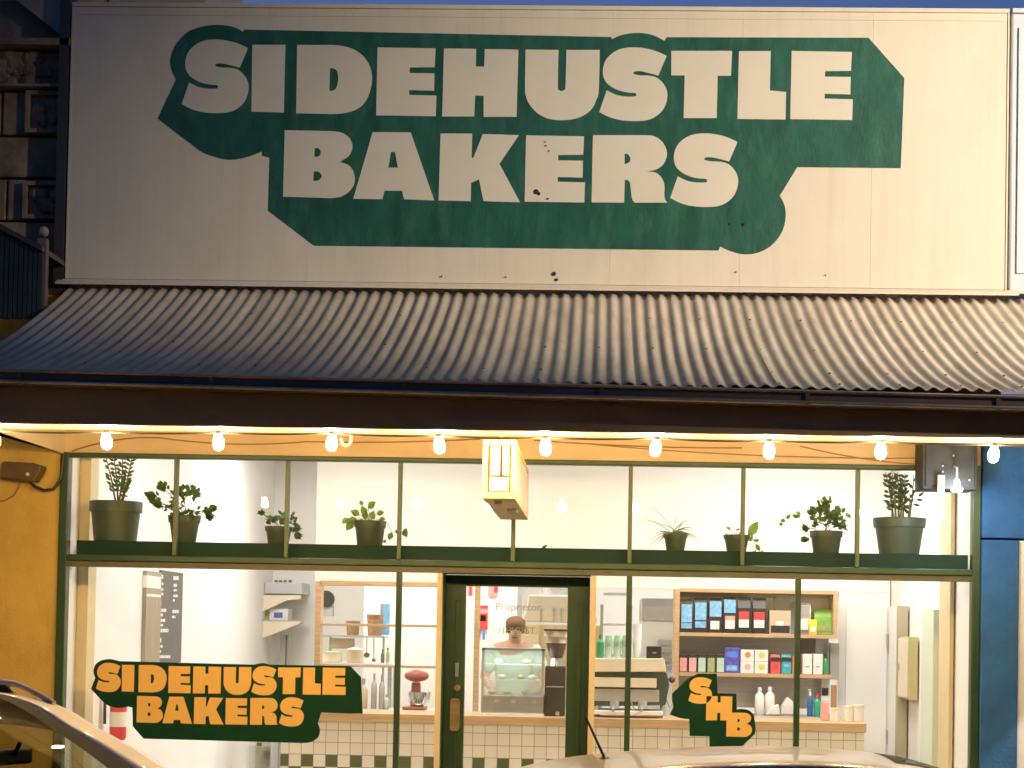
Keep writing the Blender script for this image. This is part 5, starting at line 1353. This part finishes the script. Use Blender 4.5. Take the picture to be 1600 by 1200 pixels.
MB().box(a[0], a[1], y0_ + .12, y0_ + .4, zsh + .001, zsh + .13).build('body', 'paper', t, bevel=.004); MB().box(a[0] + .05, a[1] - .06, y0_ + .118, y0_ + .121, zsh + .03, zsh + .09).build('print', 'violet', t); MB().box(a[0] - .06, a[0] - .002, y0_ + .14, y0_ + .36, zsh + .001, zsh + .1).build('side_flap', 'sage', t)
HO = thing('air_unit', 'grey steel air unit with sloping canopy above the wall shelf', 'air unit', (XL + .3, y0_ + .3, 1.9))
a = pl(413, 910, 472, 928, y0_ + .05)
MB().box(a[0], a[1], y0_ + .05, y0_ + .8, a[2], a[3]).build('casing', mat('pale blue grey steel', (.46, .49, .52), .4, metal=.3, var=.06), HO, bevel=.008)
MB().prism([at(410, 930, y0_ + .04), at(470, 930, y0_ + .04), at(470, 936, y0_ + .04), at(448, 938, y0_ + .04), at(410, 956, y0_ + .04)], (0, .02, 0)).build('canopy_side', 'cream2', HO)
b = MB()
for px in (431, 438, 445, 453):
    q = at(px, 908, y0_ + .2); b.box(q.x - .015, q.x + .015, y0_ + .2, y0_ + .24, a[3] + .0005, q.z + .012)
b.build('top_vents', 'board', HO)
TD = thing('towel_rail', 'narrow grey steel column under the wall shelf', 'column', (at(443, 1010, y0_ + .3).x, y0_ + .3, .02))
a = pl(438, 992, 452, 1026, y0_ + .3); MB().box(a[0], a[1], y0_ + .3, y0_ + .36, .02, a[3]).build('column_body', 'greysteel', TD); MB().box((a[0] + a[1]) / 2 + .01, (a[0] + a[1]) / 2 + .025, y0_ + .29, y0_ + .3, .02, a[3]).build('slot', 'board', TD)
a = pl(463, 992, 488, 1014, y0_ + .6); tag(MB().box(a[0], a[1], y0_ + .6, y0_ + .9, a[2], a[3]).build('wall_cabinet', 'beige'), 'beige wall cabinet just left of the hatch frame', 'cabinet')
sheet('notice', 'cream paper notice beside the hatch frame post', 470, 922, 489, 952, y0_ + .8, 'paper', [(.2, .5, .7, .55, 'greysteel'), (.2, .6, .7, .65, 'greysteel'), (.2, .7, .7, .74, 'greysteel'), (.1, .9, 1, 1.1, 'lemon')])
SBN = thing('steel_bin', 'fluted steel bin standing at the left end of the counter', 'bin', (at(402, 1180, 2.3).x, 2.3, .02))
a = pl(384, 1164, 419, 1180, 2.3); c = ((a[0] + a[1]) / 2, 2.42, .02); r = (a[1] - a[0]) / 2
MB().lathe(c, [(r * .95, 0), (r, .02), (r, a[3] - .06), (r * .97, a[3] - .03)], 24).build('body', 'steel', SBN, smooth=True); MB().lathe(c, [(r * 1.02, a[3] - .03), (r, a[3]), (.01, a[3] + .01)], 24).build('lid', 'chrome', SBN, smooth=True)

# ----------------------------------------------------------------- right wall
XR = X1 + .008
def onr(px, py): return atX(px, py, XR - .004)
CH = thing('pipe_chase', 'khaki and white pipe chase running up the right wall', 'pipe chase', (XR - .06, 2.7, .02))
ztc = atX(1403, 947, XR - .06).z
kh = mat('khaki paint', (.4, .36, .24), .55, var=.1)
MB().box(XR - .1, XR - .011, 2.62, 2.66, .02, ztc).build('casing', kh, CH, bevel=.004)
MB().box(XR - .098, XR - .011, 2.661, 3.02, .02, ztc - .002).build('side_casing', 'white', CH, bevel=.004)
EB = thing('switch_box', 'cream metal switch box on the right wall', 'electrical box', (XR - .05, 2.2, onr(1420, 1092).z))
z0_, z1_ = atX(1425, 1093, XR - .04).z, atX(1425, 995, XR - .04).z
MB().box(XR - .085, XR - .011, 2.16, 2.6, z0_, z1_).build('case', mat('khaki enamel', (.5, .44, .2), .5, var=.08), EB, bevel=.004)
MB().box(XR - .097, XR - .0855, 2.17, 2.59, z0_ + .015, z1_ - .015).build('door', 'cream2', EB, bevel=.003)
MB().box(XR - .108, XR - .0975, 2.52, 2.55, (z0_ + z1_) / 2 - .03, (z0_ + z1_) / 2 + .03).build('catch', 'greysteel', EB)
SDR = thing('side_door', 'flush white door with small hinges in the back partition wall', 'door', (at(1370, 1000, PY - .03).x, PY - .02, .02))
a = pl(1322, 945, 1386, 1100, PY - .03); MB().box(a[0], a[1], PY - .028, PY - .003, .02, a[3]).build('leaf', 'white', SDR, bevel=.003)
for y in (1002, 1152):
    q = at(1387, y, PY - .04); MB().lathe((q.x, PY - .04, q.z - .06), [(.011, 0), (.011, .12)], 8).build('hinge', 'greysteel', SDR)
a0_ = onr(1468, 1000).y; gp = thing('glass_strip', 'pale green glazed strip set in the right wall near the window', 'window', (XR - .02, a0_, .3))
MB().box(XR - .05, XR - .0105, a0_, onr(1449, 1000).y, .3, onr(1458, 953).z).build('pane', mat('pale green glass', (.66, .74, .6), .25, var=.04), gp)
M['railpaint'] = mat('tan rail paint', (.55, .47, .4), .6, var=.05, spec=.3)
# ================================================================= PARKED CARS (nose to the right)
def lerp(tab, x):
    if x <= tab[0][0]: return tab[0][1]
    for i in range(len(tab) - 1):
        a, b = tab[i], tab[i + 1]
        if x <= b[0]:
            t = (x - a[0]) / (b[0] - a[0])
            p0 = tab[max(i - 1, 0)]; p3 = tab[min(i + 2, len(tab) - 1)]
            m1 = (b[1] - p0[1]) / (b[0] - p0[0]) if b[0] != p0[0] else 0
            m2 = (p3[1] - a[1]) / (p3[0] - a[0]) if p3[0] != a[0] else 0
            h = b[0] - a[0]
            return (2 * t ** 3 - 3 * t * t + 1) * a[1] + (t ** 3 - 2 * t * t + t) * h * m1 + (-2 * t ** 3 + 3 * t * t) * b[1] + (t ** 3 - t * t) * h * m2
    return tab[-1][1]
def make_car(label, ox, oy, oz, top, belt, L, wd, wroof, glass_x, pillars, front_glass, rear_glass, paint, rails=False, antenna=None, wheels=(.8, 3.45), wr=.32):
    """top: (x, z) crown line; belt: (x, z) shoulder line; glass_x: side glass span; front/rear_glass: x spans of the screens"""
    car = thing('parked_car', label, 'car', (ox + L / 2, oy, oz))
    nx_ = 150
    Xs = [L * i / nx_ for i in range(nx_ + 1)]
    tp = lambda x: lerp(top, x)
    bt_ = lambda x: min(lerp(belt, x), tp(x) - .012)
    def hw(x):   # half width in plan
        e = min(x, L - x)
        return wd / 2 * (1 - .22 * max(0, 1 - e / .55) ** 2.2)
    NS = 26
    def section(x):
        zt_, zb_ = tp(x), bt_(x); h = zt_ - zb_
        w0 = hw(x) - .015; f_ = min(1, h / .42); w1 = w0 - (w0 - wroof * (hw(x) / (wd / 2))) * f_
        out = []
        for k in range(NS + 1):
            s_ = k / NS
            if s_ <= .5:
                u = s_ / .5; z = zb_ + h * (.88 * u); y = w0 + (w1 - w0) * u ** 1.15
            elif s_ <= .68:
                a = (s_ - .5) / .18 * math.pi / 2
                y = w1 - .075 * f_ * math.sin(a) * 1.0 - (.02) * (1 - math.cos(a)); z = zb_ + h * .88 + h * .09 * math.sin(a) * (1.0)
                y = w1 - .11 * f_ * (1 - math.cos(a)); z = zb_ + h * (.88 + .085 * math.sin(a))
            else:
                u = (s_ - .68) / .32; y0 = w1 - .11 * f_; y = y0 * (1 - u); z = zb_ + h * (.965 + .035 * (1 - (1 - u) ** 2))
            out.append((y, z))
        return out
    secs = [section(x) for x in Xs]
    grp = {'b': [], 's': [], 'w': [], 'r': [], 'f': []}
    def cls(i, k):
        x = (Xs[i] + Xs[i + 1]) / 2; s_ = (k + .5) / NS
        if front_glass[0] < x < front_glass[1] and s_ > .78: return 'f' if s_ < .83 or x < front_glass[0] + .06 else 'w'
        if s_ > .66 and rear_glass[0] < x < rear_glass[1]: return 'r'
        h = tp(x) - bt_(x)
        if .03 < s_ < .4 and glass_x[0] < x < glass_x[1] and h > .1 and not any(a < x < b for a, b in pillars): return 's'
        return 'b'
    P = lambda i, k, sgn: Vector((ox + Xs[i], oy + sgn * secs[i][k][0], oz + secs[i][k][1]))
    meshes = {g: MB() for g in grp}
    for sgn in (-1, 1):
        for i in range(nx_):
            for k in range(NS):
                g = cls(i, k)
                key = g if g != 's' else 's'
                if g == 's': continue
                meshes[g].add([P(i, k, sgn), P(i + 1, k, sgn), P(i + 1, k + 1, sgn), P(i, k + 1, sgn)], [(0, 1, 2, 3)])
    # lower sides: shoulder down to the sill with wheel arches left as dark openings
    prof = [(0, 0), (.012, -.1), (.018, -.25), (.0, -.42), (-.05, -.56)]
    def lowz(x):
        z = .2
        for wx in wheels:
            d = abs(x - wx)
            if d < wr + .06: z = max(z, math.sqrt((wr + .06) ** 2 - d * d) + wr - .02)
        return z
    for sgn in (-1, 1):
        for i in range(nx_):
            for k in range(4):
                q = []
                for (ii, kk) in ((i, k), (i + 1, k), (i + 1, k + 1), (i, k + 1)):
                    x = Xs[ii]; b0 = bt_(x); z0 = min(lowz(x), b0 - .02)
                    t = kk / 4; y = hw(x) - .015 + .03 * math.sin(math.pi * min(1, t * 1.3)) - .07 * max(0, t - .75) * 4 * (1 if True else 0)
                    q.append(Vector((ox + x, oy + sgn * y, oz + b0 + (z0 - b0) * t)))
                meshes['b'].add(q, [(0, 1, 2, 3)])
    for i in (0, nx_):   # end caps
        x = Xs[i]; s_ = secs[i]
        ring = [P(i, k, 1) for k in range(NS + 1)] + [P(i, k, -1) for k in range(NS, -1, -1)]
        y = hw(x) - .02
        ring += [Vector((ox + x, oy - y + .03, oz + .25)), Vector((ox + x, oy + y - .03, oz + .25))]
        meshes['b'].add(ring, [tuple(range(len(ring)))])
    def weld(mb, name, m, par=car):
        o = mb.build(name, m, par)
        bm = bmesh.new(); bm.from_mesh(o.data); bmesh.ops.remove_doubles(bm, verts=bm.verts, dist=.0008); bmesh.ops.recalc_face_normals(bm, faces=bm.faces); bm.to_mesh(o.data); bm.free()
        for p in o.data.polygons: p.use_smooth = True
        try: o.data.set_sharp_from_angle(angle=rad(38))
        except Exception: pass
        return o
    body = weld(meshes['b'], 'body', paint)
    sm = body.modifiers.new('thick', 'SOLIDIFY'); sm.thickness = .02; sm.offset = -1
    weld(meshes['w'], 'windscreen', 'carglass'); weld(meshes['f'], 'windscreen_surround', 'rubber'); weld(meshes['r'], 'rear_window', 'carglass')
    # side glass and its dark surround
    for sgn in (-1, 1):
        spans = []; x = glass_x[0]
        cuts = [glass_x[0]] + [v for ab in pillars for v in ab] + [glass_x[1]]
        for j in range(0, len(cuts), 2):
            mb = MB()
            for i in range(nx_):
                x = (Xs[i] + Xs[i + 1]) / 2
                if not (cuts[j] < x < cuts[j + 1]): continue
                for k in range(NS):
                    if cls(i, k) == 's':
                        mb.add([P(i, k, sgn), P(i + 1, k, sgn), P(i + 1, k + 1, sgn), P(i, k + 1, sgn)], [(0, 1, 2, 3)])
            if mb.f: weld(mb, 'side_window', 'carglass')
        # seal strip along the top of the side glass
        ks = int(.4 * NS)
        pts = [P(i, ks + 1, sgn) + Vector((0, sgn * .006, -.012)) for i in range(nx_ + 1) if glass_x[0] - .03 < Xs[i] < glass_x[1] + .03 and tp(Xs[i]) - bt_(Xs[i]) > .1]
        if len(pts) > 3: MB().tube(pts, .014, 6).build('window_seal', 'rubber', car, smooth=True)
        ptb = [P(i, 0, sgn) + Vector((0, sgn * .006, .006)) for i in range(nx_ + 1) if glass_x[0] - .03 < Xs[i] < glass_x[1] + .1]
        MB().tube(ptb, .01, 6).build('belt_trim', 'cartrim', car, smooth=True)
        if rails:
            rp = [P(i, NS * 2 // 3, sgn) + Vector((0, sgn * .0, .045 * min(1, (Xs[i] - rails[0]) * 6, (rails[1] - Xs[i]) * 4))) for i in range(nx_ + 1) if rails[0] <= Xs[i] <= rails[1]]
            MB().tube(rp, .015, 8).build('roof_rail', 'railpaint', car, smooth=True)
            for xr in (rails[0] + .25, (rails[0] + rails[1]) / 2, rails[1] - .32):
                i = int(xr / L * nx_); q = P(i, NS * 2 // 3, sgn)
                MB().prism([q + Vector((-.06, -.01, -.004)), q + Vector((.09, -.01, -.004)), q + Vector((.02, -.01, .04)), q + Vector((-.03, -.01, .04))], (0, .02, 0)).build('rail_foot', 'cartrim', car)
        # door shut lines and handles
        for j, xd in enumerate([v for ab in pillars for v in [(ab[0] + ab[1]) / 2]][:2] + [glass_x[1] - .15]):
            i = int(xd / L * nx_); b0 = bt_(xd); y = hw(xd)
            MB().box(ox + xd - .004, ox + xd + .004, oy + sgn * (y + .008) - .012, oy + sgn * (y + .008) + .008, oz + .3, oz + b0 - .02).build('door_gap', 'cartrim', car)
            if j < 2: MB().box(ox + xd + .06, ox + xd + .22, oy + sgn * (y + .022) - .012, oy + sgn * (y + .022) + .012, oz + b0 - .14, oz + b0 - .11).build('door_handle', paint, car, bevel=.006)
        q = P(int((glass_x[1] - .12) / L * nx_), 0, sgn)
        MB().ball(q + Vector((0, sgn * .1, .05)), .085, 12, 8, (.7, 1.1, .75)).build('wing_mirror', paint, car, smooth=True)
        for wx in wheels:
            c = (ox + wx, oy + sgn * (wd / 2 - .11), oz + wr)
            wh = MB().lathe(c, [(wr * .62, -.1), (wr * .95, -.1), (wr, -.06), (wr, .06), (wr * .95, .1), (wr * .62, .1)], 28, 'Y').build('wheel', 'rubber', car, smooth=True)
            r_ = MB().lathe(c, [(wr * .6, -.085), (wr * .62, -.1), (wr * .62, .1), (wr * .6, .085), (.05, .06), (.05, -.06)], 20, 'Y')
            for s5 in range(5):
                a = 2 * math.pi * s5 / 5
                r_.tube([(c[0], c[1] + sgn * .085, c[2]), (c[0] + wr * .58 * math.cos(a), c[1] + sgn * .085, c[2] + wr * .58 * math.sin(a))], .022, 6)
            r_.build('rim', 'steel', wh)
        MB().ball((ox + L - .13, oy + sgn * (wd / 2 - .3), oz + .68), .12, 12, 8, (.7, 1.3, .6)).build('headlight', 'lampglass', car, smooth=True)
        MB().ball((ox + .08, oy + sgn * (wd / 2 - .25), oz + .85), .11, 12, 8, (.5, 1, 1.2)).build('tail_light', 'redlens', car, smooth=True)
    MB().box(ox + .25, ox + L - .25, oy - wd / 2 + .22, oy + wd / 2 - .22, oz + .18, oz + .42).build('underbody', 'cartrim', car)
    for wx in wheels:
        MB().box(ox + wx - wr - .1, ox + wx + wr + .1, oy - wd / 2 + .06, oy + wd / 2 - .06, oz + .43, oz + .72).build('wheel_housing', 'cartrim', car)
    # cabin
    xf = front_glass[0]
    for sx in (xf - .75, xf - 1.6):
        for s in (-1, 1):
            m_ = MB(); m_.box(ox + sx - .22, ox + sx + .25, oy + s * .36 - .22, oy + s * .36 + .22, oz + .42, oz + .58); m_.prism([(ox + sx - .3, oy + s * .36 - .21, oz + .52), (ox + sx - .16, oy + s * .36 - .21, oz + .52), (ox + sx - .3, oy + s * .36 - .21, oz + tp(sx) - .42), (ox + sx - .4, oy + s * .36 - .21, oz + tp(sx) - .42)], (0, .42, 0))
            m_.box(ox + sx - .4, ox + sx - .3, oy + s * .36 - .11, oy + s * .36 + .11, oz + tp(sx) - .4, oz + tp(sx) - .22)
            m_.build('seat', 'seat', car, bevel=.03)
    MB().box(ox + xf + .0, ox + front_glass[1] - .1, oy - .62, oy + .62, oz + .6, oz + bt_(front_glass[1]) - .06).build('dashboard', 'cartrim', car, bevel=.04)
    sw = Vector((ox + xf - .2, oy + .36 * -1, oz + bt_(xf) - .02))
    MB().tube([sw + Vector((.05 * math.sin(a), .18 * math.cos(a), .17 * math.sin(a))) for a in [2 * math.pi * i / 20 for i in range(21)]], .014, 6).build('steering_wheel', 'cartrim', car, smooth=True)
    zm = tp(xf + .5) - .065
    rm = MB().box(ox + xf + .4, ox + xf + .43, oy - .115, oy + .115, oz + zm - .035, oz + zm + .035).build('rear_view_mirror', 'cartrim', car, bevel=.012)
    MB().tube([(ox + xf + .43, oy, oz + zm + .01), (ox + xf + .46, oy, oz + tp(xf + .46) - .02)], .009, 6).build('mirror_stem', 'cartrim', rm)
    if antenna:
        b, tipv = antenna
        an = MB().lathe(b, [(.035, -.01), (.03, .006), (.012, .02)], 14, 'Z', 1.3, 1).build('antenna', 'black', car, smooth=True)
        MB().tube([Vector(b) + Vector((0, 0, .012)), tipv], .007, 8, .005).build('rod', 'black', an, smooth=True)
    return car
lc = make_car('warm silver wagon with roof rails parked at an angle on the left', -3.33 - 2.225, -4.0, ROAD,
         [(0, .95), (.12, 1.25), (.45, 1.44), (1.0, 1.485), (1.9, 1.5), (2.6, 1.475), (2.9, 1.42), (3.2, 1.27), (3.55, 1.04), (3.8, .93), (4.15, .86), (4.38, .72), (4.45, .55)],
         [(0, .93), (.6, .95), (2, .93), (3.6, .9), (4.2, .8), (4.45, .5)], 4.45, 1.8, .6, (.35, 3.4), [(1.0, 1.08), (2.0, 2.1)], (2.7, 3.7), (.05, .4), 'cartan', rails=(.5, 2.9), wheels=(.85, 3.55), wr=.33)
lc.rotation_euler = (0, 0, rad(-25))
q = at(945, 1185, -3.9); e = at(915, 1122, -3.86)
make_car('small low champagne hatchback with a black roof antenna parked in front of the door', -.75, -3.95, ROAD,
         [(0, .85), (.08, .99), (.25, 1.08), (.57, 1.18), (1.07, 1.245), (1.52, 1.272), (1.87, 1.268), (2.25, 1.225), (2.7, 1.06), (2.95, .93), (3.3, .86), (3.62, .7), (3.72, .5)],
         [(0, .83), (.5, .9), (1.8, .88), (2.7, .84), (3.4, .76), (3.72, .45)], 3.72, 1.66, .56, (.3, 2.65), [(1.02, 1.12)], (2.05, 2.8), (.1, .38), 'carpaint', antenna=((q.x, -3.92, ROAD + 1.205), (e.x, -3.9, ROAD + 1.405)), wheels=(.62, 2.95), wr=.29)
